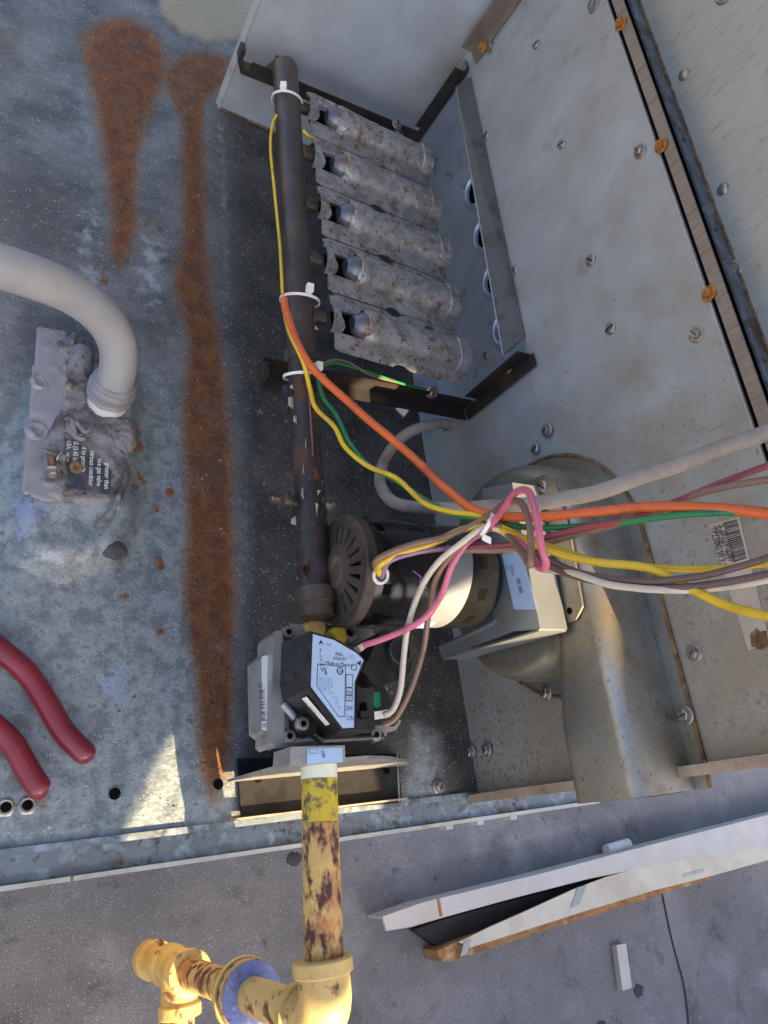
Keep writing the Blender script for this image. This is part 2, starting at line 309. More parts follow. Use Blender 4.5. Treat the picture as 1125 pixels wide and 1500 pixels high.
# ================================================================== SETTING: the roof under the unit
ZR = -.50
def roof_mat():
    m = mat('roof_membrane', (.22, .22, .225), .75, 0, [((.14, .14, .145), 3.5, .55, .1), ((.08, .078, .075), 14, .62, .06), ((.30, .30, .31), 9, .6, .1), ((.11, .11, .115), 620, .55, .06), ((.36, .36, .37), 700, .60, .05), ((.10, .098, .095), 30, .66, .04)], (700, .8))
    N = m.node_tree.nodes; L = m.node_tree.links; b = N['Principled BSDF']; src = b.inputs['Base Color'].links[0].from_socket
    tc = N.new('ShaderNodeTexCoord'); vo = N.new('ShaderNodeTexVoronoi'); vo.inputs['Scale'].default_value = 300; L.new(tc.outputs['Object'], vo.inputs['Vector'])
    nz = N.new('ShaderNodeTexNoise'); nz.inputs['Scale'].default_value = 11; nz.inputs['Detail'].default_value = 5; L.new(tc.outputs['Object'], nz.inputs['Vector'])
    r1 = N.new('ShaderNodeMapRange'); r1.inputs[1].default_value = .33; r1.inputs[2].default_value = .15; L.new(vo.outputs['Distance'], r1.inputs[0])
    sp = N.new('ShaderNodeSeparateColor'); L.new(vo.outputs['Color'], sp.inputs[0])
    r2 = N.new('ShaderNodeMapRange'); r2.inputs[1].default_value = .55; r2.inputs[2].default_value = .95; L.new(sp.outputs[0], r2.inputs[0])
    k = N.new('ShaderNodeMath'); k.operation = 'MULTIPLY'; L.new(r1.outputs[0], k.inputs[0]); L.new(r2.outputs[0], k.inputs[1])
    k2 = N.new('ShaderNodeMath'); k2.operation = 'MULTIPLY'; L.new(k.outputs[0], k2.inputs[0]); L.new(nz.outputs[0], k2.inputs[1])
    mx = N.new('ShaderNodeMix'); mx.data_type = 'RGBA'; L.new(k2.outputs[0], mx.inputs[0]); L.new(src, mx.inputs[6]); mx.inputs[7].default_value = (.60, .59, .62, 1); L.new(mx.outputs[2], b.inputs['Base Color'])
    return m
m_roof = roof_mat()
bm = B(); S = 60
vv = [bm.verts.new(p) for p in ((-S,-S,ZR),(S,-S,ZR),(S,S,ZR),(-S,S,ZR))]; bm.faces.new(vv)
roof = obj('roof', bm, m_roof); roof['kind'] = 'structure'
m_seam = mat('membrane_seam', (.05, .05, .052), .8)
bm = B(); tube(bm, catmull([P(968,1300,Z=ZR+.001), P(985,1380,Z=ZR+.001), P(1003,1450,Z=ZR+.001), P(1012,1540,Z=ZR+.001)]), .0016, 6); obj('seam', bm, m_seam, roof)


# ================================================================== unseen screen added to shade the pan, burners and roof
scr = thing('shade_screen', 'unseen beige sheet metal screen on posts, added to shade the pan', 'screen', (0, -1.2, ZR))
m_unit = mat('beige_screen_paint', (.46, .44, .38), .5, 0, [((.36, .33, .27), 6, .58, .1)], (60, .05))
SY = -1.2
def sb(name, pts, y0, y1, m):
    bm = B(); slab(bm, [(x, y0, z) for x, z in pts], (0, y1-y0, 0)); return obj(name, bm, m, scr)
low = lambda x: np.interp(x, [-.3,.374,.384,.44,.562,.578,.632,.66,.75,.76,1.0], [.895,.905,.972,1.030,1.06,1.25,1.28,1.392,1.392,1.35,1.35])  # lower edge cut to let sun onto chosen spots only
xs_ = [-.25,.05,.374,.384,.44,.562,.578,.632,.66,.75,.76,1.0]
for a_, b_ in zip(xs_, xs_[1:]): sb('screen_sheet', [(a_, low(a_)), (b_, low(b_)), (b_, 2.45), (a_, 2.45)], SY, SY-.012, m_unit)
for k in range(7): sb('lower_sheet', [(-.25+k*.34, ZR+.02), (.0898+k*.34, ZR+.02), (.0898+k*.34, .62), (-.25+k*.34, .62)], SY, SY-.012, m_unit)
for a_, b_ in zip((-.25, .2, .6), (.2, .6, 1.0)): sb('ledge_shader', [(a_, .875), (b_, .875), (b_, .958 if a_ > -.2 else .89), (a_, .958 if a_ > -.2 else .875)], SY, SY-.012, m_unit)  # added strip that keeps sun off the pan ledge and lip
sb('floor_shader', [(.60, .94), (1.0, .94), (1.0, 1.31), (.70, 1.31), (.64, 1.19), (.563, 1.19), (.563, 1.05), (.60, 1.05)], SY, SY-.012, m_unit)  # added piece shaped to keep sun off the floor right of the valve
for x in (-.22, .97): sb('post', [(x-.03, ZR), (x+.03, ZR), (x+.03, 2.45), (x-.03, 2.45)], SY-.014, SY-.07, m_unit)
sb('top_rail', [(-.27, 2.451), (1.02, 2.451), (1.02, 2.5), (-.27, 2.5)], SY+.01, SY-.08, m_unit)

# ================================================================== base pan
pan = thing('base_pan', 'rust-streaked steel base pan under the burners and gas valve', 'pan', (.1, .4, 0))
gx = np.arange(-.42, WX+.0001, .0035); gx = np.append(gx, WX); gy = np.arange(.006, 1.15, .0035)
XX, YY = np.meshgrid(gx, gy); ZZ = np.zeros_like(XX)
PXX, PYY = proj(XX, YY, ZZ)
def sdist(poly):
    """signed distance in photo units, negative inside"""
    q = np.array(poly, float); d = np.full(PXX.shape, 1e9); ins = np.zeros(PXX.shape, bool)
    for i in range(len(q)):
        a = q[i]; b = q[(i+1) % len(q)]; e = b-a; wx = PXX-a[0]; wy = PYY-a[1]
        t = np.clip((wx*e[0]+wy*e[1])/(e@e+1e-9), 0, 1); d = np.minimum(d, np.hypot(wx-e[0]*t, wy-e[1]*t))
        c = ((a[1] > PYY) != (b[1] > PYY)) & (PXX < (b[0]-a[0])*(PYY-a[1])/(b[1]-a[1]+1e-9)+a[0]); ins ^= c
    return np.where(ins, -d, d)
def soft(poly, s): return np.clip(.5-sdist(poly)/(2*s), 0, 1)
rust = np.maximum.reduce([
    soft([(119,52),(150,32),(190,28),(222,44),(241,78),(244,108),(232,140),(216,178),(203,215),(198,270),(200,330),(192,365),(176,392),(162,370),(166,320),(160,270),(152,215),(140,150),(126,95)], 16),
    soft([(262,84),(300,74),(338,84),(330,122),(300,150),(298,170),(262,165),(246,130),(238,108)], 14),
    soft([(266,150),(296,150),(299,240),(301,330),(305,420),(322,500),(328,560),(338,640),(340,760),(345,860),(342,960),(340,1060),(336,1120),(312,1175),(296,1130),(290,1060),(288,980),(274,930),(270,860),(276,780),(272,700),(268,590),(278,500),(262,440),(254,420),(270,350),(268,250)], 15)])
for cx, cy, r in ((216,327,4),(235,335,4),(153,412,5),(249,722,6),(229,743,4),(235,925,6),(183,873,5),(62,1178,5),(205,1120,3)):
    rust = np.maximum(rust, np.clip(1.0-np.hypot(PXX-cx, PYY-cy)/(r*2), 0, 1))
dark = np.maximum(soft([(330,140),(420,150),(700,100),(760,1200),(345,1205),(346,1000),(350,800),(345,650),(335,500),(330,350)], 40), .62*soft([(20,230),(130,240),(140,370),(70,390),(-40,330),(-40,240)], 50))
dark = dark*(1-.9*soft([(606,1062),(640,1078),(650,1185),(588,1185)], 16))  # lighter patch right of the valve: bluish reflected light painted on the floor
blue = np.clip((PYY-430)/300, .12, .85) + .35*soft([(120,60),(160,200),(150,330),(90,200)], 40)
pale = np.maximum.reduce([.55*soft([(318,180),(333,180),(340,480),(328,490),(322,330)], 10), .50*soft([(100,280),(150,300),(160,420),(140,480),(110,400)], 30), .50*soft([(190,330),(250,330),(250,480),(190,440)], 30), .5*soft([(300,940),(335,945),(332,990),(305,985)], 14), .62*soft([(30,810),(150,812),(120,838),(60,836)], 18)])
beige = .95*soft([(225,-120),(235,20),(262,48),(300,62),(350,58),(400,20),(400,-120)], 10)
violet = np.maximum(.78*soft([(16,742),(36,738),(68,752),(62,772),(44,784),(38,800),(26,790),(18,766)], 12), .72*soft([(150,985),(180,975),(192,1000),(180,1035),(160,1040),(150,1010)], 16))
def bumpz(poly, s, h): return h*soft(poly, s)
ZZ += bumpz([(30,640),(60,560),(185,560),(200,640),(195,770),(165,815),(90,835),(40,815),(22,760)], 20, .013)
ZZ += bumpz([(22,738),(192,735),(186,780),(160,815),(95,840),(44,820),(26,780)], 14, .007)
ZZ -= bumpz([(50,752),(150,752),(170,775),(140,805),(90,818),(55,800)], 16, .0065)
ZZ += bumpz([(-60,-40),(10,-40),(30,30),(20,62),(-10,70),(-60,60)], 14, .007)
ZZ += bumpz([(225,-120),(235,20),(262,48),(300,62),(350,58),(400,20),(400,-120)], 8, .004)
ZZ += .0009*np.sin(XX*31+YY*11)*np.sin(YY*23)
ny, nx = XX.shape
me = bpy.data.meshes.new('floor_sheet')
idx = np.arange(nx*ny).reshape(ny, nx)
faces = np.stack([idx[:-1,:-1], idx[:-1,1:], idx[1:,1:], idx[1:,:-1]], -1).reshape(-1, 4)
me.from_pydata(np.stack([XX, YY, ZZ], -1).reshape(-1, 3).tolist(), [], faces.tolist())
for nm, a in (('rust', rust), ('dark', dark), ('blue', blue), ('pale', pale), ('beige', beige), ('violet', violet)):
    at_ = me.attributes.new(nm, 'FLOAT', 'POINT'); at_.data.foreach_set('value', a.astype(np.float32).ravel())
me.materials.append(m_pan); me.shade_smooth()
link(bpy.data.objects.new('floor_sheet', me), pan)
bm = B(); box(bm, (-.42, .0015, -.022), (WX-.002, .0062, .0030)); obj('rim', bm, m_bluegrey, pan, bevel=.0012)
bm = B(); box(bm, (-.42, -.0165, -.0235), (.62, .0014, -.0205)); obj('ledge', bm, m_bluegrey, pan)
bm = B(); box(bm, (-.42, -.0200, -.055), (.098, -.0167, -.0165)); obj('lip', bm, m_lip, pan, bevel=.0006)
bm = B(); box(bm, (.1, -.0200, -.055), (.62, -.0167, -.0165)); obj('lip', bm, m_lip, pan, bevel=.0006)
bm = B(); box(bm, (-.42, -.0166, ZR), (.62, -.010, -.0236)); obj('curb_skirt', bm, m_wall, pan)
for a, b in ((655,1188),(700,1182),(748,1172)):
    q = P(a, b, Z=-.018); bm = B(); box(bm, (q.x-.004, -.0235, -.03), (q.x+.004, -.0202, -.018)); obj('tab', bm, m_lip, pan, bevel=.0005)
for a, b in ((8,1183),(40,1180)):
    q = P(a, b, Z=.001); bm = B(); torus(bm, q, (0,0,1), .0046, .0012, 24, 8); rings(bm, q-Vector((0,0,.0005)), (0,0,1), [(0,.0066),(.0009,.0066),(.0013,.0060)], 6); obj('rivet_nut', bm, m_screw, pan, True)
    bm = B(); rings(bm, q+Vector((0,0,.0011)), (0,0,1), [(0,.0035),(.0004,.0035)], 18); obj('hole', bm, m_void, pan)
for a, b, r in ((168,1163,.0042),(320,1149,.004),(384,1136,.004),(566,1127,.003)):
    q = P(a, b, Z=.0006); bm = B(); rings(bm, q, (0,0,1), [(0,r),(.0006,r*.96)], 18); obj('hole', bm, m_void, pan)
for a, b in ((642,1152),(690,1101),(714,1098)): screw(pan, P(a, b, Z=.0) if a < 660 else P(a, b, X=WX-.002), (0,0,1) if a < 660 else (-1,0,0), 'hex', 1.1)

# ================================================================== vertical wall panel
wall = thing('wall_panel', 'tall galvanised panel behind burners and blower, dotted with screws', 'panel', (WX, .37, 0))
OY0, OY1, OZ = .376, .742, .180               # opening for the burners
def wall_piece(y0, y1, z0, z1):
    bm = B(); box(bm, (WX, y0, z0), (WX+.0012, y1, z1)); return bm
bm = B()
prof = [(0.004,-.02),(OY0,-.02),(OY0,OZ),(OY1,OZ),(OY1,-.02),(.80,-.02),(.80,.36),(.004,.36)]
slab(bm, [(WX, a, b) for a, b in prof], (.0014, 0, 0)); obj('sheet', bm, m_wall, wall)
bm = B(); box(bm, (WX-.0016, .004, .3588), (WX-.0001, .80, .3602)); obj('hem', bm, m_lip, wall)
for a, b, k in ((786,65,'slot'),(823,211,'slot'),(866,381,'slot'),(895,481,'slot'),(938,222,'hex'),(1021,490,'hex'),(870,8,'hex'),(713,199,'slot'),(754,396,'slot'),(802,631,'hex'),(784,658,'slot'),(1018,957,'hex'),(1005,1048,'hex'),(801,1015,'hex'),(654,623,'hex'),(720,70,'hex')):
    screw(wall, P(a, b, X=WX-(.0021 if (a, b) in ((802,631),(784,658),(801,1015),(1005,1048)) else 0)), (-1,0,0), k)
bm = B(); box(bm, (WX-.013, -.001, 0), (WX+.012, .0036, .62)); obj('end_flange', bm, m_rail, wall, bevel=.0008)
bm = B(); box(bm, (WX-.0145, -.0035, .004), (WX-.0128, .0036, .62)); obj('flange_lip', bm, m_rail, wall, bevel=.0004)
# paper label with bar code
lab = B(); q = [P(1036,768,X=WX-.0004), P(1084,756,X=WX-.0004), P(1126,942,X=WX-.0004), P(1096,952,X=WX-.0004)]
WX2 = .485
q = [P(1038,768,X=WX2), P(1083,756,X=WX2), P(1131,940,X=WX2), P(1096,954,X=WX2)]
# ================================================================== seam strip and upper panel
strip = thing('flange_strip', 'long scratched brown metal strip with orange rusted slots along the wall seam', 'strip', (WX, .37, .366))
bm = B(); box(bm, (WX-.002, .004, .3642), (WX-.0006, .80, .3735)); obj('strip_face', bm, m_strip, strip)
for a, b in ((910,35),(969,214),(1039,430)):
    c = P(a, b, X=WX-.0022); bm = B(); rings(bm, c+Vector((-.0004,0,0)), (1,0,0), [(0,.0046),(.0006,.0046)], 20); obj('slot', bm, m_void, strip)
    screw(strip, c-Vector((.0002,0,0)), (-1,0,0), 'rust', .92)
upper = thing('upper_panel', 'weathered upper wall panel with combed dirt right of the seam strip', 'panel', (WX2, .37, .395))
bm = B(); box(bm, (WX2, .004, .362), (WX2+.0014, 1.0, .779)); obj('sheet', bm, m_wall2, upper)
bm = B(); box(bm, (WX+.0195, .004, .366), (WX2-.0002, .80, .368)); obj('ledge', bm, m_bluegrey, upper); bm = B(); box(bm, (WX+.0016, .004, .34), (WX2-.0002, .80, .3655)); obj('shade_filler', bm, m_void, upper)  # black box stands in for the shade behind the strip
bm = B(); pth = [Vector((WX2-.0006, y, .3688+.0006*mnoise.noise(Vector((y*60, 0, 0))))) for y in np.arange(.006, .8, .006)]; tube(bm, pth, [.0011+.0006*mnoise.noise(Vector((y.y*90, 3, 0))) for y in pth], 6); obj('rust_line', bm, m_rustedge, upper)
for a, b, k in ((1002,109,'bump'),(1059,277,'bump'),(1072,399,'hex'),(1063,-10,'hex')): screw(upper, P(a, b, X=WX2), (-1,0,0), k, 1.3 if k == 'hex' else 1)

# unseen top panel of the unit, added to keep sky light off the wall side
lid = thing('shade_top_panel', 'unseen galvanised top panel of the unit, added to shade the wall side', 'panel', (.45, .5, .78))
bm = B(); box(bm, (.20, .0, .780), (.70, 1.05, .7815)); obj('sheet', bm, m_wall, lid)
bm = B(); box(bm, (.20, -.0016, .745), (.70, -.0002, .7815)); obj('drip_edge', bm, m_wall, lid)
# corner angle between the divider and the wall
corner = thing('corner_strip', 'bare brown corner strip where the divider meets the wall', 'strip', (WX-.01, .745, .2))
a0, a1 = P(690,95,X=WX-.001), P(690,95,X=WX-.001)
bm = B(); box(bm, (WX-.0026, .738, .200), (WX-.0012, .757, .62)); box(bm, (WX-.016, .7555, .200), (WX-.0026, .757, .62)); obj('angle', bm, m_strip, corner)
screw(corner, P(708,68,X=WX-.003), (-1,0,0), 'rust', 1.1); screw(corner, P(770,-20,X=WX-.003), (-1,0,0), 'hex')

# ================================================================== divider panel
BL = P(322,160,Z=.0); BL.z = .001; BR = Vector((WX-.002, .764, .001))
div = thing('divider_panel', 'blue-grey sheet metal divider standing at the far end of the burners', 'panel', BL)
bm = B(); dn = Vector((BR.y-BL.y, -(BR.x-BL.x), 0)).normalized()*-.0012
slab(bm, [BL, BR, BR+Vector((0,0,.62)), BL+Vector((-.012,.0,.62))], dn); obj('sheet', bm, m_div, div)
bm = B(); slab(bm, [BL, BL+Vector((-.004,.010,0)), BL+Vector((-.016,.010,.62)), BL+Vector((-.012,0,.62))], (-.0012,-.0006,0)); obj('edge_flange', bm, m_lip, div)
bm = B(); pth = [BL.lerp(BR, t)+Vector((0,-.0012,.0012+.0007*mnoise.noise(Vector((t*40,0,0))))) for t in np.linspace(0, .97, 60)]; tube(bm, pth, .0014, 6); obj('rust_line', bm, m_rustedge, div)

# ================================================================== heat exchanger plate behind the opening
hx = thing('heat_exchanger', 'bluish steel plate with round tube inlets behind the burner tips', 'heat exchanger', (WX+.02, .56, .05))
HXX = WX+.034; BY = [.398+.063*k for k in range(5)]
bm = B(); box(bm, (HXX, OY0-.02, -.02), (HXX+.0015, OY1+.02, .24)); obj('plate', bm, m_hx, hx)
bm = B(); box(bm, (WX+.0016, OY0-.02, .1805), (HXX-.0002, OY1+.02, .182)); box(bm, (WX+.0016, OY0-.0195, 0), (HXX-.0002, OY0-.018, .18)); box(bm, (WX+.0016, OY1+.018, 0), (HXX-.0002, OY1+.0195, .18)); box(bm, (WX+.0002, OY0-.018, -.0012), (HXX-.0002, OY1+.018, .0002)); obj('box_rim', bm, m_hx, hx)
for y in BY:
    c = Vector((HXX, y-.012, .132))
    bm = B(); rings(bm, c, (-1,0,0), [(0,.0275),(.0022,.0262),(.0052,.0225),(.0058,.0195),(.004,.0175),(.0008,.0170)], 28, False); ring = obj('tube_inlet', bm, m_hx, hx, True)
    bm = B(); rings(bm, c, (-1,0,0), [(.0006,.0172),(.0012,.0172)], 24); obj('bore', bm, m_void, ring)
for a, b in ((712,521),(690,592)): screw(hx, P(a, b, X=HXX), (-1,0,0), 'slot') if b < 560 else None

# ================================================================== burner rack
rack = thing('burner_rack', 'black angle-iron frame around the five burners', 'frame', (.34, .555, .09))
def bar(y, name='side_bar'):
    bm = B(); s = 1 if y > .5 else -1
    # horizontal run along X: an L section, then the upright run on the wall
    y1 = y+.0014*s; xl = .222 if s < 0 else .232
    box(bm, (xl, min(y,y1), .082), (WX-.004, max(y,y1), .099))
    box(bm, (xl, min(y1,y1+.013*s), .0820), (WX-.004, max(y1,y1+.013*s), .0834))
    box(bm, (WX-.018, min(y,y1), .104), (WX-.0022, max(y,y1), .186))
    box(bm, (WX-.0036, min(y1,y1+.013*s), .084), (WX-.0022, max(y1,y1+.013*s), .19))
    return obj(name, bm, m_dark, rack, bevel=.0004)
bar(.3720); bar(.7400)
b2 = B(); box(b2, (WX-.0052, .7442, .104), (WX-.0038, .7560, .19)); obj('scuffed_face', b2, m_strip, rack)
# loops that carry the manifold
for y in (.3640, .7440):
    pl = [(.218,y,.092),(.226,y,.079),(.252,y,.079),(.262,y,.098),(.262,y,.106),(.257,y,.106),(.257,y,.099),(.250,y,.085),(.228,y,.085),(.223,y,.094),(.223,y,.104),(.218,y,.104)]
    bm = B(); slab(bm, pl, (0,.014 if y > .5 else -.014,0)); obj('manifold_hanger', bm, m_dark, rack, bevel=.0005)
c = P(745,537,X=WX-.004); screw(rack, c, (-1,0,0), 'rust', 1.15)
screw(rack, P(632,573,Z=.096)+Vector((0,-.001,0)), (0,-.8,.6), 'hex', 1.05); screw(rack, P(581,182,Z=.105), (0,-.3,.9), 'hex'); screw(rack, P(583,197,Z=.098), (0,-.3,.9), 'hex')
bm = B(); slab(bm, [P(690,113,X=WX-.001), P(769,492,X=WX-.001), P(762,500,X=WX-.006), P(737,521,X=WX-.022), P(668,128,X=WX-.022)], (-.0012,0,.0006)); obj('heat_shield', bm, m_shield, rack)
bm = B(); tube(bm, [P(668,129,X=WX-.0228), P(737,522,X=WX-.0228)], .0007, 6); obj('shield_edge', bm, m_screw, rack)
bm = B(); slab(bm, [P(578,600,Z=.05), P(590,612,Z=.05), P(612,584,Z=.075), P(605,580,Z=.075)], (0,0,.002)); obj('strut', bm, m_brk, rack)

# ================================================================== five burners
names = ['nearest the black front bar', 'second from the front bar', 'middle one of five', 'second from the divider', 'nearest the blue-grey divider']
def burner(k):
    y = BY[k]; t = thing('burner', f'grey rust-flecked burner tube, {names[k]}', 'burner', (.34, y, .10), 'row of in-shot burners'); rr = random.Random(k)
    zL, zR, xL, xR = .137, .127, .300, .425
    def ring_at(x, s, r0, flat):
        big = x > .4124; x = .30+(x-.30)*.94
        zc = zL+(zR-zL)*(x-.27)/(.155); pts = []
        for i in range(24):                                       # tube pressed from two halves
            a = 2*math.pi*i/24; wv = 1+(.03*math.cos(6*a+.4) if big else 0); ca, sa = math.cos(a), math.sin(a); pts.append(Vector((x, y+r0*wv*math.copysign(abs(ca)**.8, ca)*s, zc+r0*wv*math.copysign(abs(sa)**.8, sa)*flat)))
        return pts
    prof = [(.300,.0150,1.0),(.305,.0172,1.0),(.318,.0168,1.0),(.345,.0160,1.0),(.375,.0165,1.0),(.405,.0172,1.0),(.4115,.0172,1.0),(.4125,.0186,1.0),(.425,.0190,1.0),(.425,.0172,1.0),(.412,.0160,1.0)]
    bm = B(); loft(bm, [ring_at(x, 1, r, .80) for x, r, f in prof], False); obj('tube', bm, m_burn, t, True, angle=32); bm = B(); torus(bm, (.3035, y, .1345), (1,0,0), .0142, .0016, 26, 8); obj('throat_lip', bm, m_lipr, t, True)
    bm = B(); zc = zR; rings(bm, (.412, y, .127), (1,0,0), [(0,.0118),(.0006,.0118)], 20); obj('tip_bore', bm, m_void, t)
    # pressed side wings with ragged edges
    for s in (-1, 1):
        bm = B(); n = 22; A = []; Bq = []
        for i in range(n+1):
            x = .272+(.419-.272)*i/n; zc = zL+(zR-zL)*(x-.27)/.155-.001
            o = .0306+.0009*mnoise.noise(Vector((x*170, y*50, s))) - (.0025 if (i in (0, n)) else 0) - (.004 if .333 < x < .347 else 0)
            A.append(Vector((x, y+s*.0125, zc+.001))); Bq.append(Vector((x, y+s*o, zc-.0012)))
        slab(bm, A+Bq[::-1], (0,0,-.0012)); obj('wing', bm, m_burn, t)
    # mouth: saddle plate with the air opening and the throat cone
    bm = B(); n = 10; A = []; Bq = []
    for i in range(n+1):
        a = math.pi*i/n; yy = -math.cos(a)*.0135; A.append(Vector((.268, y+yy, .137+.0105*math.sin(a)))); Bq.append(Vector((.2765+.003*math.sin(a*3), y+yy, .137+.0115*math.sin(a))))
    slab(bm, A+Bq[::-1], (0,0,-.0012)); obj('mouth_saddle', bm, m_burn, t, True)
    bm = B(); rings(bm, (.2905, y, .136), (1,0,0), [(0,.0070),(.003,.0098),(.007,.0120),(.0115,.0130)], 22, True); obj('throat', bm, m_thr, t, True)
    bm = B(); box(bm, (.2725, y-.012, .1318), (.2995, y+.012, .1326)); obj('air_opening', bm, m_void, t)
    for x, s in ((.380, 1),(.315,-1)):
        bm = B(); c = Vector((x, y+s*.0225, .1285)); rings(bm, c, (0,0,1), [(0,.004),(.0012,.0036),(.0018,.001)], 14); obj('spot_rivet', bm, m_bell if s > 0 else m_burn, t, True)
    return t
for k in range(5): burner(k)

# ================================================================== gas manifold
man = thing('gas_manifold', 'long dark iron manifold pipe running beside the burner mouths to the valve', 'pipe', (.245, .4, .12))
M0, M1 = Vector((.250,.706,.136)), Vector((.233,.128,.134))
md = (M1-M0).normalized(); ML = (M1-M0).length
bm = B(); s1 = .62; rings(bm, M0, md, [(0,.003),(.002,.008),(.006,.0115),(.012,.0126),(ML*s1,.0122)], 28); obj('pipe', bm, m_pipe, man, True)
bm = B(); rings(bm, M0+md*(ML*s1+.0002), md, [(0,.0117),(ML*.2,.0116),(ML*(.96-s1),.0116)], 28)
for v in bm.verts: v.co += Vector((mnoise.noise(v.co*160), 0, mnoise.noise(v.co*160+Vector((5,5,5)))))*.0007
obj('peeling_pipe', bm, m_pipe_rust, man, True)
bm = B(); rings(bm, M0+md*(ML*.955), md, [(0,.0118),(.001,.0142),(.012,.0142),(.013,.0128),(.022,.0128)], 28); obj('valve_coupling', bm, m_pipe, man, True)
for y in BY:
    t_ = (y-M0.y)/(M1.y-M0.y); c = M0.lerp(M1, t_)
    bm = B(); rings(bm, c+Vector((.009,0,0)), (1,0,0), [(0,.0075),(.005,.0075),(.006,.0062)], 6); rings(bm, c+Vector((.0145,0,0)), (1,0,0), [(0,.0058),(.009,.0056),(.0105,.004)], 16); obj('orifice', bm, m_pipe, man)
rr = random.Random(3)
for i in range(26):                                           # flakes of old paint standing off the pipe
    s = ML*rr.uniform(.66, .95); a = rr.uniform(math.pi*.35, math.pi*1.25); c = M0+md*s+Vector((math.cos(a)*.0118, 0, math.sin(a)*.0118)); o = Vector((math.cos(a), 0, math.sin(a)))
    L1 = rr.uniform(.004,.013); wd = rr.uniform(.0015,.004); tl = o*rr.uniform(.001,.005)
    bm = B(); slab(bm, [c, c+Vector((0,L1,0)), c+Vector((wd*.4,L1*.8,0))+tl*1.4, c+Vector((-wd*.3,L1*.2,0))+tl], o*.0003); obj('paint_flake', bm, m_pipe_rust if i % 3 else m_lip, man)
for a, b in ((430,735),(437,445)):
    q = P(a, b, Z=.134); bm = B(); rings(bm, q, (-1,.1,.1), [(-.012,.004),(.003,.004),(.0035,.0055),(.008,.0055),(.009,.004)], 10); obj('test_plug', bm, m_pipe, man, True)

# ================================================================== gas valve
gv = thing('gas_valve', 'black and zinc gas control valve with pale blue label', 'gas valve', (.23, .085, .05))
def vprism(name, px, z1, z0, m, bevel=.0012, parent=gv, smooth=False):
    t = [P(a, b, Z=z1) for a, b in px]; bm = B(); loft(bm, [[Vector((p.x, p.y, z0)) for p in t], t]); return obj(name, bm, m, parent, smooth, bevel)
vprism('casting', [(407,927),(425,914),(490,916),(546,922),(566,990),(570,1055),(566,1078),(460,1085),(412,1091),(399,1086),(404,1010)], .118, .088, m_cast, .0025)
vprism('casting_flange', [(400,930),(404,924),(414,924),(417,1088),(404,1094),(398,1088)], .122, .092, m_cast, .0015)
side = vprism('diaphragm_cover', [(380,966),(397,950),(402,950),(402,1078),(396,1080),(383,1070)], .112, .088, m_cast, .002)
def flat(name, px, z, m, parent, th=.0003):
    bm = B(); slab(bm, [P(a, b, Z=z) for a, b in px], (0,0,th)); return obj(name, bm, m, parent)
st = flat('serial_sticker', [(383,962),(392,960),(391,1071),(383,1069)], .1122, m_white, side)
for r_, (sx_, len_) in enumerate(((386,64),(389,96))):
    text('||| || |||| | ||| || ||||', .0034, m_ink, st, P(sx_,1066-10*(r_ == 0),Z=.1126), (0,1,0), (-1,0,0), sx=1.15)
top = [(454,924),(459,926),(491,935),(524,955),(535,968),(522,999),(521,1068),(500,1070),(451,1009),(450,990)]
bot = [(413,942),(455,925),None,None,None,None,None,(473,1078),(415,1027),(411,1005)]
T_ = [P(a, b, Z=.165) for a, b in top]; Bo = [P(*b, Z=.123) if b else Vector((t.x+.001, t.y, .123)) for b, t in zip(bot, T_)]
bm = B(); loft(bm, [[Vector((p.x, p.y, .118)) for p in Bo], Bo, T_]); cover = obj('cover', bm, m_black, gv, bevel=.0012)
lb = flat('label_plate', [(458,929),(489,938),(522,957),(532,967),(519,999),(518,1066),(502,1067),(455,1006)], .1652, m_label, cover)
tx, ty = Vector((1,-.10,0)), Vector((.1,1,0)); lz = .1656
def lt(s, px, py, size, m=m_ink, sx=1): return text(s, size, m, lb, P(px, py, Z=lz), tx, ty, sx=sx)
lt('REG.', 491, 960, .0030); lt('ADJUST', 488, 966, .0029); lt('HI', 478, 946, .0036, m_inkgrey); lt('LO', 510, 964, .0036, m_inkgrey); lt('Made in Mexico', 477, 973, .0031)
for i, c_ in enumerate('FLOW'): lt(c_, 468, 955+7.0*i, .0032)
lt('W', 469, 984, .0046); lt('R', 475, 989, .0042); lt('OFF', 504, 1041, .0044, sx=.85); lt('ON', 507, 1055, .0044, sx=.9); lt('CSA', 494, 985, .0024)
lt('MV', 508, 1016, .0030); lt('C', 510, 1026, .0034)
for i, s_ in enumerate(('|||||| || |||| ||', '||| |||| ||||| ||', '||||| ||| || ||||', '||| |||||| |||')): lt(s_, 467, 995+5.0*i, .0022, m_inkgrey)
for i, s_ in enumerate(('|||| |', '||| |||', '|||||', '||||')): lt(s_, 482+4*i, 1016+7*i, .0022, m_inkgrey)
def outline(px, z=lz, r=.00022, m=m_ink, parent=lb, name='printed_line'):
    bm = B(); q = [P(a, b, Z=z) for a, b in px]
    for a, b in zip(q, q[1:]+q[:1]): tube(bm, [a, b], r, 4)
    return obj(name, bm, m, parent)
outline([(465,973),(506,977),(505,1050),(496,1050),(464,1005)]); outline([(507,988),(517,989),(516,1007),(507,1007)]); outline([(507,1008),(516,1008),(516,1018),(507,1018)]); outline([(507,1019),(516,1019),(516,1027),(507,1027)]); outline([(515,974),(522,974),(522,982),(515,981)])
bm = B(); torus(bm, P(498,983,Z=lz), (0,0,1), .0022, .0003, 20, 5); obj('printed_ring', bm, m_ink, lb)
flat('printed_arrow', [(470,937),(474,945),(470,942),(466,945)], lz, m_ink, lb, .0001); flat('printed_triangle', [(522,971),(529,968),(528,976)], lz, m_ink, lb, .0001)
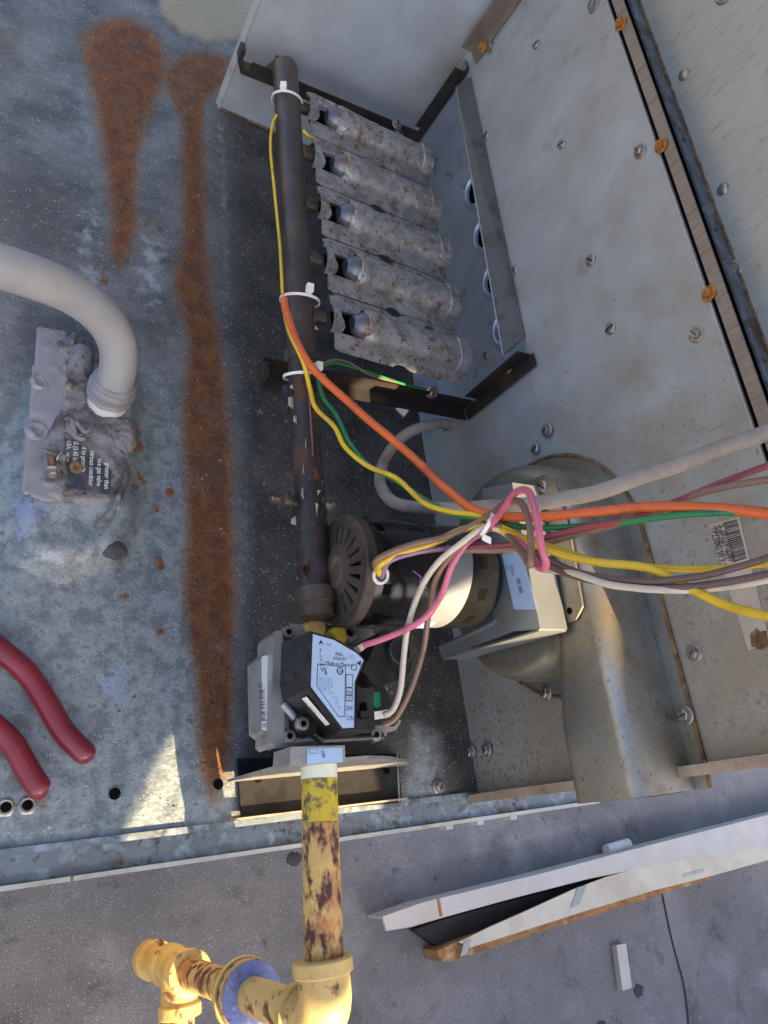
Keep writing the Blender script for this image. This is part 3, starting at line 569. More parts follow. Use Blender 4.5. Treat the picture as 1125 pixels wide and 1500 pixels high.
# serial strip on the sloping face of the cover
n_ = (T_[8]-T_[7]).cross(Bo[7]-T_[7]).normalized(); n_ = n_ if n_.x < 0 else -n_
def on_face(u, v): return T_[8].lerp(T_[7], u)*(1-v)+Bo[8].lerp(Bo[7], u)*v+n_*.0004
bm = B(); slab(bm, [on_face(.12,.20), on_face(.80,.22), on_face(.80,.40), on_face(.12,.38)], n_*.0003); ss = obj('serial_strip', bm, m_white, cover)
text('|| ||| | |||| || |||', .0026, m_ink, ss, on_face(.15,.36)+n_*.0005, on_face(.8,.36)-on_face(.15,.36), on_face(.15,.2)-on_face(.15,.36), sx=.9)
bm = B(); slab(bm, [P(416,1001,Z=.128), P(432,999,Z=.142), P(434,990,Z=.144), P(430,986,Z=.142), P(416,988,Z=.128)], (-.002,0,.003)); obj('grip_notch', bm, m_black, cover, bevel=.0006)
vprism('switch_housing', [(523,1004),(530,1008),(547,1007),(549,1068),(522,1068)], .158, .100, m_black, .0008)
sw = vprism('switch_well', [(527,1030),(536,1028),(540,1052),(528,1054)], .1584, .157, m_void, 0); vprism('switch_knob', [(528,1042),(539,1041),(539,1050),(529,1051)], .1625, .1586, m_black, .0006)
sol = vprism('solenoid', [(530,983),(540,966),(556,928),(566,921),(576,932),(596,945),(605,960),(602,984),(592,996),(566,1001),(548,1003)], .150, .085, m_black, .0022)
c = P(582,956,Z=.1502); bm = B(); rings(bm, c, (0,0,1), [(0,.0100),(.004,.0095),(.0052,.0086),(.0052,.0066),(.0025,.0062),(.0024,.0004)], 28); obj('dial', bm, m_black, gv, True)
bm = B(); torus(bm, c+Vector((0,0,.0046)), (0,0,1), .0088, .0007, 28, 6); obj('dial_ring', bm, m_chip, gv, True)
vprism('terminal_green', [(545,1014),(556,1014),(558,1033),(554,1037),(546,1034)], .145, .11, m_green, .0008); vprism('terminal_clear', [(543,1012),(547,1012),(548,1034),(544,1034)], .147, .11, m_white, .0006)
vprism('terminal_block', [(546,1005),(562,1002),(584,1052),(582,1060),(548,1062)], .128, .09, m_black, .001)
vprism('spade_connector', [(547,1043),(572,1039),(573,1050),(549,1053)], .144, .137, m_wh if False else m_tie, .0012); vprism('spade_connector', [(524,946),(534,940),(539,947),(529,955)], .153, .147, w_wh, .001)
vprism('base_tab', [(520,1069),(578,1064),(584,1054),(588,1056),(580,1070),(522,1076)], .112, .100, m_cast, .0006)
for a, b, z in ((421,927,.119),(422,1079,.119),(442,1061,.130),(549,1077,.119)):
    c = P(a, b, Z=z); bm = B(); rings(bm, c-Vector((0,0,.002)), (0,0,1), [(0,.0048),(.004,.0048),(.0048,.0042),(.005,.003)], 20); hd = obj('cap_screw', bm, m_screw, gv, True)
    bm = B(); rings(bm, c+Vector((0,0,.0028)), (0,0,1), [(0,.0024),(.0005,.0022)], 6); obj('socket', bm, m_void, hd)
c = P(442,1061,Z=.118); bm = B(); rings(bm, c, (0,0,1), [(0,.0098),(.008,.0090),(.010,.0080)], 24); obj('screw_boss', bm, m_black, gv, True)
bm = B(); tube(bm, [P(414,1031,Z=.122), P(432,1052,Z=.123)], .0030, 12); obj('cast_rib', bm, m_cast, gv, True); bm = B(); tube(bm, [P(452,1070,Z=.121), P(470,1084,Z=.120), P(560,1079,Z=.119)], .0030, 10); obj('black_gasket', bm, m_black, gv, True)
c = P(495,935,Z=.130); bm = B(); rings(bm, c-Vector((0,0,.014)), (0,.1,1), [(0,.0078),(.014,.0078),(.0162,.0064),(.017,.002)], 24); obj('regulator_cap', bm, m_yelclean, gv, True)
c = P(463,924,Z=.125); bm = B(); rings(bm, c-Vector((0,0,.01)), (0,.3,1), [(0,.0085),(.010,.0085),(.0115,.0072),(.012,.003)], 24); obj('outlet_plug', bm, m_yel, gv, True)
c = P(512,929,Z=.128); bm = B(); rings(bm, c-Vector((0,0,.012)), (0,.1,1), [(0,.0082),(.012,.0080),(.0135,.0066),(.0135,.0036),(.008,.0032)], 24, False); obj('pressure_tap', bm, m_cast, gv, True); bm = B(); rings(bm, c-Vector((0,0,.002)), (0,.1,1), [(0,.0036),(.001,.0036)], 16); obj('tap_bore', bm, m_void, gv)
inlet = vprism('inlet_block', [(426,1094),(505,1092),(506,1116),(463,1119),(424,1122)], .150, .122, m_cast, .002)
stk = flat('clear_sticker', [(450,1096),(501,1095),(502,1116),(449,1119)], .1503, m_label, inlet); bm = B(); tube(bm, [P(472,1100,Z=.1510), P(475,1110,Z=.1510)], .0008, 8); obj('pen_mark', bm, m_union, stk)
outline([(453,1098),(465,1098),(465,1104),(453,1104)], .1508, .0002, m_inkgrey, stk)

# ================================================================== valve bracket
vb = thing('valve_bracket', 'sooty angle bracket carrying the gas pipe at the pan edge', 'bracket', (.29, .03, .002))
bm = B(); a, b_ = P(346,1112,Z=.004), P(583,1104,Z=.004); c_, d_ = P(586,1176,Z=.004), P(352,1196,Z=.004)
slab(bm, [d_, c_, b_, a], (0,0,.0022)); obj('base_plate', bm, m_soot_plate, vb)
ya = .0345
bm = B(); x0 = P(346,1114,Y=ya).x
pl = [P(346,1113,Y=ya), P(430,1104,Y=ya), P(505,1094,Y=ya), P(567,1086,Y=ya)]
lo = [Vector((.214, ya, .007)), Vector((.214, ya, .05)), Vector((.150, ya, .14)), Vector((.165, ya, .158)), Vector((.285, ya, .158)), Vector((.300, ya, .12)), Vector((.36, ya, .05)), Vector((.366, ya, .007))]
slab(bm, [(.207,ya,.007),(.207,ya,.100),(.213,ya,.124),(.268,ya,.124),(.30,ya,.100),(.362,ya,.03),(.366,ya,.007)], (0,.0022,0)); obj('upright_plate', bm, m_cast, vb, bevel=.0005)
bm = B(); q = [(.205,.0,.0075),(.366,.0,.0075),(.366,.0,.015),(.205,.0,.015)]; slab(bm, [(x, .0063, z-.002) for x, y, z in q], (0,.0014,0)); obj('front_lip', bm, m_rail, vb)
bm = B(); tube(bm, [P(582,1103,Z=.0065), P(585,1175,Z=.0065)], .0009, 6); obj('end_edge', bm, m_brk, vb)
for a, b in ((566,1128),(378,1140)):
    bm = B(); rings(bm, P(a, b, Z=.0063), (0,0,1), [(0,.0036),(.0006,.0034)], 16); obj('hole', bm, m_void, vb)

# ================================================================== yellow gas pipe with drip leg
gp = thing('gas_pipe', 'yellow painted gas pipe with elbow, blue-sealed union and capped tee', 'pipe', (.218, -.1, -.1))
G0 = P(467,1120,Z=.130); G1 = Vector((.2185, -.0955, .130)); gd = (G1-G0).normalized(); GL = (G1-G0).length
bm = B(); rings(bm, G0-gd*.004, gd, [(0,.0120),(.013,.0120)], 28); obj('thread_tape', bm, m_teflon, gp, True)
bm = B(); rings(bm, G0+gd*.0092, gd, [(0,.0118),(.026,.0118)], 28); obj('clean_nipple', bm, m_yelclean, gp, True)
bm = B(); rings(bm, G0+gd*.0354, gd, [(0,.0119),(GL-.052,.0119)]+[(GL-.052+.0016*i, .0119-.0006*(i % 2)-.00005*i) for i in range(1, 7)], 32); obj('worn_nipple', bm, m_yelrust, gp, True)
E = Vector((G1.x, G1.y-.006, .130)); DZ = Vector((0,0,-1))
r_el = .022; arc = [E+Vector((0,.020,0)), E+Vector((0,.012,0))]+[E+Vector((0,-r_el*math.sin(a)*.7+.006,0))+DZ*(r_el*(1-math.cos(a)))*.9 for a in np.linspace(0, math.pi/2, 9)]
arc = arc+[arc[-1]+DZ*.006, arc[-1]+DZ*.014]
bm = B(); tube(bm, arc, .0158, 28); obj('elbow', bm, m_yel, gp, True, angle=60)
bm = B(); rings(bm, E+Vector((0,.024,0)), (0,-1,0), [(0,.0125),(0,.0172),(.001,.0182),(.008,.0182),(.0092,.0165)], 32); obj('elbow_collar', bm, m_yel, gp, True)
V = arc[-1]; bm = B(); rings(bm, V-DZ*.004, DZ, [(0,.0165),(.001,.0180),(.009,.0180),(.0102,.0165)], 32); obj('elbow_collar', bm, m_yel, gp, True)
zu = P(362,1432,X=V.x).z; zt = P(262,1388,X=V.x).z; zc = P(218,1362,X=V.x).z
def vp(name, z0, z1, prof=None, m=m_yel, r=.0122):
    bm = B(); rings(bm, (V.x, V.y, z0), DZ, prof or [(0, r), (z0-z1, r)], 32); return obj(name, bm, m, gp, True)
vp('drop_pipe', V.z, zu+.006)
vp('union_nut', zu+.008, 0, [(0,.0140),(.0005,.0200),(.003,.0225),(.010,.0228),(.012,.022)], m_yelrust)
vp('union_seal', zu+.0105, 0, [(0,.0175),(.0002,.0215),(.0018,.0222),(.0024,.020)], m_union)
vp('union_tail', zu-.0042, 0, [(0,.0235),(.004,.0240),(.012,.0205),(.016,.0175),(.022,.0165),(.0225,.012)], m_yel)
vp('lower_pipe', zu-.025, zt+.030, None, m_yelrust)
vp('tee', zt+.036, 0, [(0,.0125),(0,.0175),(.001,.0188),(.010,.0188),(.0115,.0168),(.060,.0168),(.0615,.0188),(.070,.0188),(.071,.0175)], m_yel)
bm = B(); c = Vector((V.x, V.y, zt)); rings(bm, c, (0,-1,0), [(0,.0162),(.026,.0162),(.0275,.0188),(.036,.0188),(.037,.0175)], 32); obj('tee_outlet', bm, m_yel, gp, True)
bm = B(); rings(bm, c+Vector((0,-.0372,0)), (0,-1,0), [(0,.0125),(.20,.0125)], 28); obj('branch_pipe', bm, m_yelrust, gp, True)
vp('drip_nipple', zt-.036, zc+.012); vp('drip_cap', zc+.024, 0, [(0,.0125),(0,.0165),(.001,.0185),(.016,.0185),(.021,.016),(.0235,.008)], m_yel)

# ================================================================== draft inducer
ind = thing('draft_inducer', 'galvanised blower with black slotted motor mounted on the wall', 'blower', (WX, .16, .1))
CY, CZ, RS = .170, .153, .090
def outl(off, yend=-.012):
    pts = []; R_ = RS-off; zt_ = CZ+RS-off; zb = .172+off
    pts.append((yend, zt_)); pts.append((.04, zt_)); pts.append((.11, zt_))
    for a in np.linspace(90, -205, 34): a = math.radians(90-a); pts.append((CY+R_*math.sin(a), CZ+R_*math.cos(a)))
    # tongue: from the scroll round into the lower side of the outlet
    e = pts[-1]; tgt = (.050, zb)
    p0 = Vector((e[0], e[1])); p3 = Vector((.030, zb)); c1 = p0+Vector((-.004, .012)); c2 = Vector((.062, zb))
    for t in np.linspace(.15, 1, 8): q = p0*(1-t)**3+c1*3*t*(1-t)**2+c2*3*t*t*(1-t)+p3*t**3; pts.append((q.x, q.y))
    pts.append((yend, zb)); return pts
def o3(off, x): return [Vector((x, a, b)) for a, b in outl(off)]
bm = B(); loft(bm, [o3(0, WX-.0022), o3(0, .417), o3(.0015, .410), o3(.0045, .4045), o3(.009, .4010), o3(.014, .3998)]); obj('housing', bm, m_blow, ind, True, angle=50)
bm = B(); loft(bm, [o3(-.013, WX-.0002), o3(-.013, WX-.0020)]); obj('flange_plate', bm, m_blow, ind)
fl = outl(-.0125); bm = B(); tube(bm, [Vector((WX-.0016, a, b)) for a, b in fl[:40]], [.0017+.0006*mnoise.noise(Vector((a*90, b*90, 0))) for a, b in fl[:40]], 7); obj('rusty_gasket', bm, m_rustedge, ind, True)
bm = B(); box(bm, (.416, -.0126, .182), (WX-.006, -.0121, .236)); obj('outlet_opening', bm, m_void, ind)
plx = .3965
oc = [(796,695),(813,702),(836,790),(853,888),(843,908),(802,924),(752,923),(742,716)]
bm = B(); slab(bm, [P(a, b, X=plx) for a, b in oc], (.0018,0,0)); obj('mount_plate', bm, m_blow, ind)
for a, b in ((807,896),(795,713)): screw(ind, P(a, b, X=plx), (-1,0,0), 'slot')
bm = B(); rings(bm, P(834,895,X=plx-.0002), (-1,0,0), [(0,.0026),(.0003,.0025)], 14); obj('hole', bm, m_void, ind)
bx_ = .368
cf = [(706,716),(748,708),(789,922),(752,925),(690,948),(648,964),(641,948),(722,905)]
bm = B(); F_ = [P(a, b, X=bx_) for a, b in cf]; slab(bm, F_, (.0016,0,0)); obj('bracket_face', bm, m_brk, ind, bevel=.0003)
bm = B(); p1, p2 = F_[1], F_[2]; slab(bm, [p1, p2, p2+Vector((plx-bx_-.0022,0,0)), p1+Vector((plx-bx_-.0022,0,0))], (0,0,.0016)); obj('bracket_side', bm, m_brk, ind)
bm = B(); p1, p2 = F_[2], F_[5]; slab(bm, [p1, p2, p2+Vector((plx-bx_-.0022,0,0)), p1+Vector((plx-bx_-.0022,0,0))], (0,-.0014,0)); obj('bracket_wing', bm, m_brk, ind)
bm = B(); tube(bm, [P(652,946,X=bx_-.0006), P(725,911,X=bx_-.0006)], .0018, 8); obj('pressed_rib', bm, m_brk, ind, True)
stx = bx_-.0004; bm = B(); slab(bm, [P(735,812,X=stx), P(764,806,X=stx), P(786,893,X=stx), P(753,893,X=stx)], (.0002,0,0)); sk = obj('model_sticker', bm, m_label, ind)
text('|||| |||||', .0046, m_ink, sk, P(757,848,X=stx-.0004), P(764,876,X=stx)-P(757,848,X=stx), P(764,845,X=stx)-P(757,848,X=stx))
for i, s_ in enumerate(('|||||||||', '||||')): text(s_, .0038, m_inkgrey, sk, P(747-6*i,828,X=stx-.0004), P(764,876,X=stx)-P(757,848,X=stx), P(764,845,X=stx)-P(757,848,X=stx))
# motor
MC = Vector((0, .163, .150)); MR = .0395; X0, X1 = .247, .3675
bm = B(); rings(bm, (X0+.006, MC.y, MC.z), (1,0,0), [(0,MR*.97),(.001,MR),(X1-X0-.016,MR),(X1-X0-.011,MR*.97),(X1-X0-.0065,MR*.90)], 56); mot = obj('motor_shell', bm, m_motor, ind, True)
eb = B(); nS = 20
def pol(r, a, x): return Vector((x, MC.y+r*math.cos(a), MC.z+r*math.sin(a)))
def ringpart(bm, r0, r1, xa, xb, n=48):
    loft(bm, [[pol(r1, 2*math.pi*i/n, xb) for i in range(n)], [pol(r1, 2*math.pi*i/n, xa+.001) for i in range(n)], [pol(r1-.001, 2*math.pi*i/n, xa) for i in range(n)], [pol(r0, 2*math.pi*i/n, xa) for i in range(n)], [pol(r0, 2*math.pi*i/n, xb) for i in range(n)]], False)
ringpart(eb, .0318, MR+.0012, X0-.001, X0+.0075); bell = obj('end_bell', eb, m_bell, mot, True)
for i in range(nS):
    a = 2*math.pi*i/nS; w0, w1 = .10, .098; bm = B()
    f = lambda r, da, x: pol(r, a+da, x)
    loft(bm, [[f(.0150,-w0*1.3,X0-.0035), f(.0350,-w1,X0-.0012), f(.0350,w1,X0-.0012), f(.0150,w0*1.3,X0-.0035)], [f(.0150,-w0*1.3,X0+.002), f(.0350,-w1,X0+.003), f(.0350,w1,X0+.003), f(.0150,w0*1.3,X0+.002)]]); obj('spoke', bm, m_bell, mot)
bm = B(); rings(bm, (X0+.002, MC.y, MC.z), (-1,0,0), [(0,.0190),(.0052,.0182),(.0064,.0150),(.0066,.0135),(.0080,.0130),(.0090,.0115),(.0092,.002)], 36); obj('hub', bm, m_bell, mot, True)
bm = B(); rings(bm, (X0+.004, MC.y, MC.z), (1,0,0), [(0,.0350),(.0008,.0350)], 40); obj('dark_interior', bm, m_void, mot)
def patch(x0, x1, a0, a1, r, m, parent, name, th=.0004, slant=0):
    bm = B(); n = max(3, int((a1-a0)/.08)); g = []
    for i in range(n+1):
        a = a0+(a1-a0)*i/n; s = slant*i/n; g.append((pol(r, a, x0+s), pol(r, a, x1+s), pol(r+th, a, x1+s), pol(r+th, a, x0+s)))
    loft(bm, g); return obj(name, bm, m, parent, True)
ml = patch(.316, .338, 1.3, 4.05, MR, m_wlabel, mot, 'wrap_label', slant=-.012)
patch(.303, .318, 2.95, 3.7, MR+.0005, m_label, mot, 'rating_plate')
for i, s_ in enumerate(('||||| ||||', '||| || ||||', '||| | ||||', '||||||| ||')):
    a = 3.05+.14*i; text(s_, .0032, m_ink, ml, pol(MR+.0011, a, .3040), (1,0,0), (0,.75,.66), sx=.7)
for a0 in np.arange(.25, 6.2, .62): patch(X0+.014, X0+.020, a0, a0+.20, MR, m_void, mot, 'vent_slot', .0003); patch(X1-.024, X1-.017, a0, a0+.24, MR, m_void, mot, 'vent_slot', .0003)
for pts in (((580,795),(586,812),(592,806),(596,782)),):
    bm = B(); q = [pol(MR+.0006, 1.85+.10*i, .283+.004*(i % 2)+.003*i) for i in range(4)]; tube(bm, q, .0006, 6); obj('violet_scrawl', bm, w_pu, mot)
best = min(((proj(*pol(MR, a, x))[0]-548)**2+(proj(*pol(MR, a, x))[1]-842)**2, a, x) for a in np.arange(1.0, 3.6, .02) for x in np.arange(X0+.01, X0+.05, .001))
GA, GX = best[1], best[2]; GPT = pol(MR, GA, GX)
bm = B(); torus(bm, pol(MR+.001, GA, GX), Vector((0, math.cos(GA), math.sin(GA))), .0055, .0012, 20, 8); obj('grommet', bm, m_pvc, mot, True)

# ================================================================== wires
def wire(name, pts, r, m, label, cat='wire', wob=.0006, group=None, sides=10):
    rr = random.Random(label); q = [P(a, b, Z=z) if a != 'g' else GPT+Vector((z, b, -.002)) for a, b, z in pts]; path = catmull(q, 9); o = Vector((rr.uniform(0, 9), rr.uniform(0, 9), 0))
    path = [p+Vector((mnoise.noise(p*28+o), mnoise.noise(p*28+o+Vector((7,1,3))), mnoise.noise(p*28+o+Vector((2,9,4)))))*wob for p in path]
    bm = B(); tube(bm, path, r, sides); return solo(obj(name, bm, m, None, True, angle=80), label, cat, group)
wire('orange_cable', [(416,438,.152),(419,458,.153),(436,502,.156),(458,540,.160),(500,580,.170),(550,624,.185),(600,664,.200),(650,712,.222),(700,748,.246),(770,757,.275),(850,751,.305),(960,744,.343),(1060,746,.372),(1160,757,.398),(1250,768,.42)], .0031, w_or, 'thick orange cable from the manifold tie out to the right', 'cable', .0012, sides=14)
wire('thin_yellow_wire', [(405,168,.142),(399,182,.138),(396,215,.136),(401,270,.137),(408,340,.140),(412,400,.146),(414,432,.150)], .0014, w_ye, 'thin yellow wire curving along the upper manifold pipe')
wire('thin_yellow_wire', [(443,190,.148),(452,199,.146),(460,202,.140)], .0014, w_ye, 'short yellow wire end by the topmost burner mouth')
wire('yellow_wire', [(415,452,.150),(424,486,.153),(444,530,.156),(455,570,.152),(464,598,.155),(490,625,.163),(506,655,.170),(540,682,.182),(580,700,.198),(620,735,.215),(660,748,.230),(700,756,.246),(760,785,.27),(820,806,.29),(880,823,.305),(960,831,.335),(1050,832,.365),(1140,826,.39)], .0019, w_ye, 'dull yellow wire running straight out at the right edge', wob=.001)
wire('yellow_wire', [('g',.001,.001),(556,828,.200),(585,812,.207),(630,797,.218),(680,775,.238),(716,772,.252),(760,788,.272),(820,811,.295),(880,825,.315),(950,832,.338),(1000,856,.352),(1060,885,.370),(1130,905,.392),(1180,920,.40)], .0025, w_ye, 'bright yellow wire from the motor drooping to the lower right', wob=.0008, sides=12)
wire('green_wire', [(464,545,.150),(472,580,.152),(492,607,.158),(512,648,.168),(540,680,.178),(580,704,.192),(640,742,.220),(700,760,.244),(770,772,.27),(840,771,.297),(920,764,.328),(1000,755,.355),(1120,747,.388)], .0020, w_gr, 'green ground wire beside the yellow wire below the burners', wob=.0012)
wire('green_wire', [(466,540,.145),(485,532,.14),(510,536,.132),(550,549,.120),(590,562,.108),(625,571,.101)], .0014, w_gr, 'short green wire ending at the screw on the black bar')
wire('brown_wire', [(468,536,.146),(490,527,.145),(515,533,.136),(540,549,.122),(580,560,.112)], .0009, w_br, 'thin brown wire beside the short green wire')
wire('copper_tube', [(452,555,.150),(454,600,.148),(457,640,.147),(459,668,.146)], .0010, m_copper, 'thin copper tube hanging down along the manifold pipe', 'tube')
wire('brown_wire', [('g',.0025,-.001),(552,820,.203),(600,799,.214),(650,787,.228),(690,770,.243),(720,752,.258),(742,736,.280),(762,736,.300),(774,762,.312),(778,800,.312),(776,828,.306),(766,812,.290),(745,784,.266),(725,765,.256)], .0021, w_br, 'brown wire from the motor looping once past the white tie')
wire('mauve_wire', [('g',-.001,.002),(570,822,.203),(610,809,.212),(660,803,.224),(710,798,.24),(760,804,.262)], .0019, w_mv, 'mauve wire leaving the top of the motor')
wire('pink_wire', [(533,945,.158),(556,938,.168),(590,924,.182),(622,905,.196),(646,872,.208),(662,828,.222),(685,795,.236),(714,775,.252),(740,742,.280),(756,722,.298),(774,720,.314),(784,750,.322),(792,796,.322),(800,826,.316),(790,830,.304),(772,806,.288),(748,783,.264)], .0022, w_pk, 'pink wire from the valve, looping upward beyond the white tie', sides=12)
wire('cream_wire', [(562,1047,.148),(575,1040,.150),(586,1012,.158),(591,970,.168),(598,915,.182),(614,866,.200),(640,826,.220),(675,797,.236),(712,772,.253),(740,782,.262),(766,810,.268),(790,832,.275),(840,840,.30),(900,858,.322),(1000,864,.352),(1070,858,.372),(1140,846,.393)], .0021, w_wh, 'cream wire from the valve connector up to the bundle', sides=12)
wire('tan_wire', [(562,1062,.142),(580,1050,.146),(602,1008,.158),(620,950,.172),(628,895,.190),(640,845,.210),(668,806,.230),(708,778,.250),(735,770,.262)], .0021, w_br, 'light brown wire from the valve terminal, right of the cream wire', sides=12)
wire('maroon_wire', [(690,802,.235),(735,800,.253),(790,790,.278),(850,774,.302),(920,762,.328),(1000,731,.352),(1060,706,.371),(1140,676,.395)], .0020, w_ma, 'maroon wire rising to the right edge under the beige cable')
wire('brown_wire', [(680,806,.231),(740,805,.255),(800,795,.281),(870,776,.307),(940,758,.332),(1010,728,.355),(1060,714,.372),(1140,700,.396)], .0021, w_br, 'brown wire beside the maroon wire at the right edge')
wire('dark_brown_wire', [(752,790,.262),(800,826,.284),(850,847,.303),(920,859,.327),(1000,860,.353),(1060,853,.371),(1140,838,.394)], .0020, w_dk, 'dark brown wire, lower of the pair below the yellow wire')
wire('dark_brown_wire', [(756,786,.265),(806,821,.287),(860,842,.307),(940,852,.335),(1020,845,.361),(1080,830,.379),(1140,812,.397)], .0019, w_dk, 'dark brown wire, upper of the pair below the yellow wire')
wire('beige_cable', [(660,622,.068),(640,621,.075),(610,628,.080),(580,648,.078),(560,680,.080),(556,708,.092),(575,735,.115),(615,744,.145),(670,745,.195),(740,741,.228),(810,733,.262),(880,718,.294),(960,693,.327),(1040,663,.357),(1130,628,.385),(1200,600,.405)], .0052, w_con, 'thick beige cable crossing above the blower to the right edge', 'cable', .0015, sides=16)

def tie(c, axis, R, r, label, head, flat_=1.0):
    t = thing('cable_tie', label, 'cable tie', c); d, u, v = frame(axis); bm = B()
    n = 36; g = []
    for i in range(n):
        a = 2*math.pi*i/n; q = (u*math.cos(a)+v*math.sin(a)); g.append([c+q*R+d*r, c+q*(R+.0009)+d*r, c+q*(R+.0009)-d*r, c+q*R-d*r])
    V_ = [[bm.verts.new(p) for p in k] for k in g]
    for i in range(n):
        for j in range(4): bm.faces.new((V_[i][j], V_[(i+1) % n][j], V_[(i+1) % n][(j+1) % 4], V_[i][(j+1) % 4]))
    obj('strap', bm, m_tie, t, True)
    h = Vector(head).normalized(); bm = B(); o = c+h*(R+.0018); e1 = d; e2 = d.cross(h)
    loft(bm, [[o+e1*.0032*a+e2*.0030*b-h*.0022 for a, b in ((-1,-1),(1,-1),(1,1),(-1,1))], [o+e1*.0032*a+e2*.0030*b+h*.0022 for a, b in ((-1,-1),(1,-1),(1,1),(-1,1))]]); obj('head', bm, m_tie, t, bevel=.0007)
def man_at(py):
    y = P(430, py, Z=.136).y; return M0.lerp(M1, (y-M0.y)/(M1.y-M0.y))
tie(man_at(152), (.05,1,.35), .0148, .0011, 'white cable tie round the far end of the manifold', (-.55,0,.8))
tie(man_at(440)+Vector((0,0,.002)), (0,1,.35), .0165, .0011, 'white cable tie on the manifold where the orange cable starts', (.05,0,1))
tie(man_at(550)+Vector((.0,0,.002)), (-.1,1,.35), .0165, .0011, 'white cable tie on the manifold beside the green wire', (.25,0,1))
tie(P(713,766,Z=.252), (.8,-.5,.25), .0085, .0013, 'white cable tie gathering the loose wires above the motor', (.1,-.8,-.4))

# ================================================================== flexible conduit and its sealed entry
fc = thing('flexible_conduit', 'thick grey flexible conduit bending down into a sealed pan entry', 'conduit', P(155,600,Z=.01))
cp = catmull([P(155,596,Z=.012), P(162,575,Z=.032), P(172,545,Z=.055), P(172,505,Z=.080), P(150,465,Z=.105), P(105,430,Z=.130), P(45,405,Z=.150), P(-30,382,Z=.165), P(-140,350,Z=.17)], 16)
bm = B(); hp = cp[20:]; fine = []; rs = []
for i in range(len(hp)-1):
    for k in range(3):
        fine.append(hp[i].lerp(hp[i+1], k/3)); rs.append(.0148+.00003*math.sin(len(fine)*1.25))
tube(bm, fine, rs, 32); obj('hose', bm, m_hose, fc, True, angle=80)
bm = B(); tube(bm, cp[2:18], [.0165]*16, 28); obj('connector', bm, m_pvc, fc, True, angle=70)
bm = B(); g = cp[13:27]; tube(bm, g, [.0172+.0012*math.sin(i*1.7)+.0008*(i % 3) for i in range(len(g))], 28)
for v in bm.verts: v.co += v.co.normalized()*.0010*mnoise.noise(v.co*130)
obj('tape_wrap', bm, m_tape, fc, True, angle=80)

def inside(poly, x, y):
    c = False; j = len(poly)-1
    for i in range(len(poly)):
        if (poly[i][1] > y) != (poly[j][1] > y) and x < (poly[j][0]-poly[i][0])*(y-poly[i][1])/(poly[j][1]-poly[i][1])+poly[i][0]: c = not c
        j = i
    return c
def lumpy(name, px, z, amp, m, parent, step=.0015, sc=70, edge=.004, seed=0):
    q = [P(a, b, Z=z) for a, b in px]; pg = [(p.x, p.y) for p in q]; xs = [p[0] for p in pg]; ys = [p[1] for p in pg]
    bm = B(); vs_ = {}
    def dist(x, y):
        d = 9
        for i in range(len(pg)):
            a = Vector(pg[i]); b = Vector(pg[(i+1) % len(pg)]); e = b-a; t = max(0, min(1, (Vector((x, y))-a).dot(e)/max(e.dot(e), 1e-12))); d = min(d, (Vector((x, y))-a-e*t).length)
        return d
    nx_, ny_ = int((max(xs)-min(xs))/step)+2, int((max(ys)-min(ys))/step)+2
    for i in range(nx_):
        for j in range(ny_):
            x = min(xs)+i*step; y = min(ys)+j*step
            if inside(pg, x, y):
                f = min(1, dist(x, y)/edge); nzv = mnoise.fractal(Vector((x*sc+seed, y*sc, seed)), 1, 2, 4); rid = abs(mnoise.noise(Vector((x*sc*.6, y*sc*.6, seed+4))))
                vs_[i, j] = bm.verts.new((x, y, z-.004+(.004+amp*(.7*nzv+.9*(1-rid)**3))*math.sqrt(f)))
    for (i, j) in list(vs_):
        k = [(i, j), (i+1, j), (i+1, j+1), (i, j+1)]
        if all(c in vs_ for c in k): bm.faces.new([vs_[c] for c in k])
    return obj(name, bm, m, parent, True, angle=70)
ms = thing('sealant_patch', 'grey mastic-smeared plate sealing the conduit entry', 'sealant', P(110,640,Z=.008))
lumpy('base_plate', [(54,476),(100,483),(102,560),(96,640),(92,735),(70,738),(28,722),(36,640),(44,560)], .0175, .0012, m_tape, ms, .0016, 45, .002, 2)
lumpy('mastic', [(76,498),(110,484),(150,500),(190,560),(200,640),(190,690),(165,735),(140,742),(95,738),(62,728),(54,700),(66,640),(84,600),(92,560),(84,520)], .0185, .0034, m_mastic, ms, .0011, 60, .005, 5)
lumpy('mastic_rim', [(168,625),(192,622),(193,700),(178,740),(160,770),(130,775),(160,742),(176,700)], .0190, .003, m_mastic, ms, .0014, 60, .005, 8)
bm = B(); rings(bm, P(116,545,Z=.020)-Vector((0,.010,.004)), (.05,1,.12), [(0,.004),(.003,.009),(.012,.0105),(.030,.0100),(.036,.006)], 20)
for v in bm.verts: v.co += Vector((1,1,1))*.0016*mnoise.noise(v.co*170)
obj('grey_lump', bm, m_mastic, ms, True)
for (a, b, s) in ((58,560,1.0),(54,632,1.2)):
    c = P(a, b, Z=.0180); bm = B(); torus(bm, c, (.2,.1,1), .0055*s, .0022*s, 20, 8)
    for v in bm.verts: v.co += Vector((1,.6,.5))*.0018*mnoise.noise(v.co*200)
    obj('curled_bead', bm, m_tape, ms, True)
for k in range(3):
    rr = random.Random(k+30); c = [P(120+rr.uniform(-28,55), 635+rr.uniform(-25,12), Z=.022) for _ in range(4)]; c.sort(key=lambda p: p.x)
    bm = B(); tube(bm, catmull(c, 6), [.0012+.0012*math.sin(math.pi*i/18) for i in range(19)], 8); obj('mastic_string', bm, m_mastic, ms, True)
stz = .0242
stp = [P(a, b, Z=stz) for a, b in ((94,640),(112,648),(163,690),(160,725),(102,715),(96,680))]
bm = B(); slab(bm, stp, (0,0,.0004)); sti = solo(obj('warning_sticker', bm, m_sticker), 'dark slate sticker with white lettering stuck in the mastic', 'sticker')
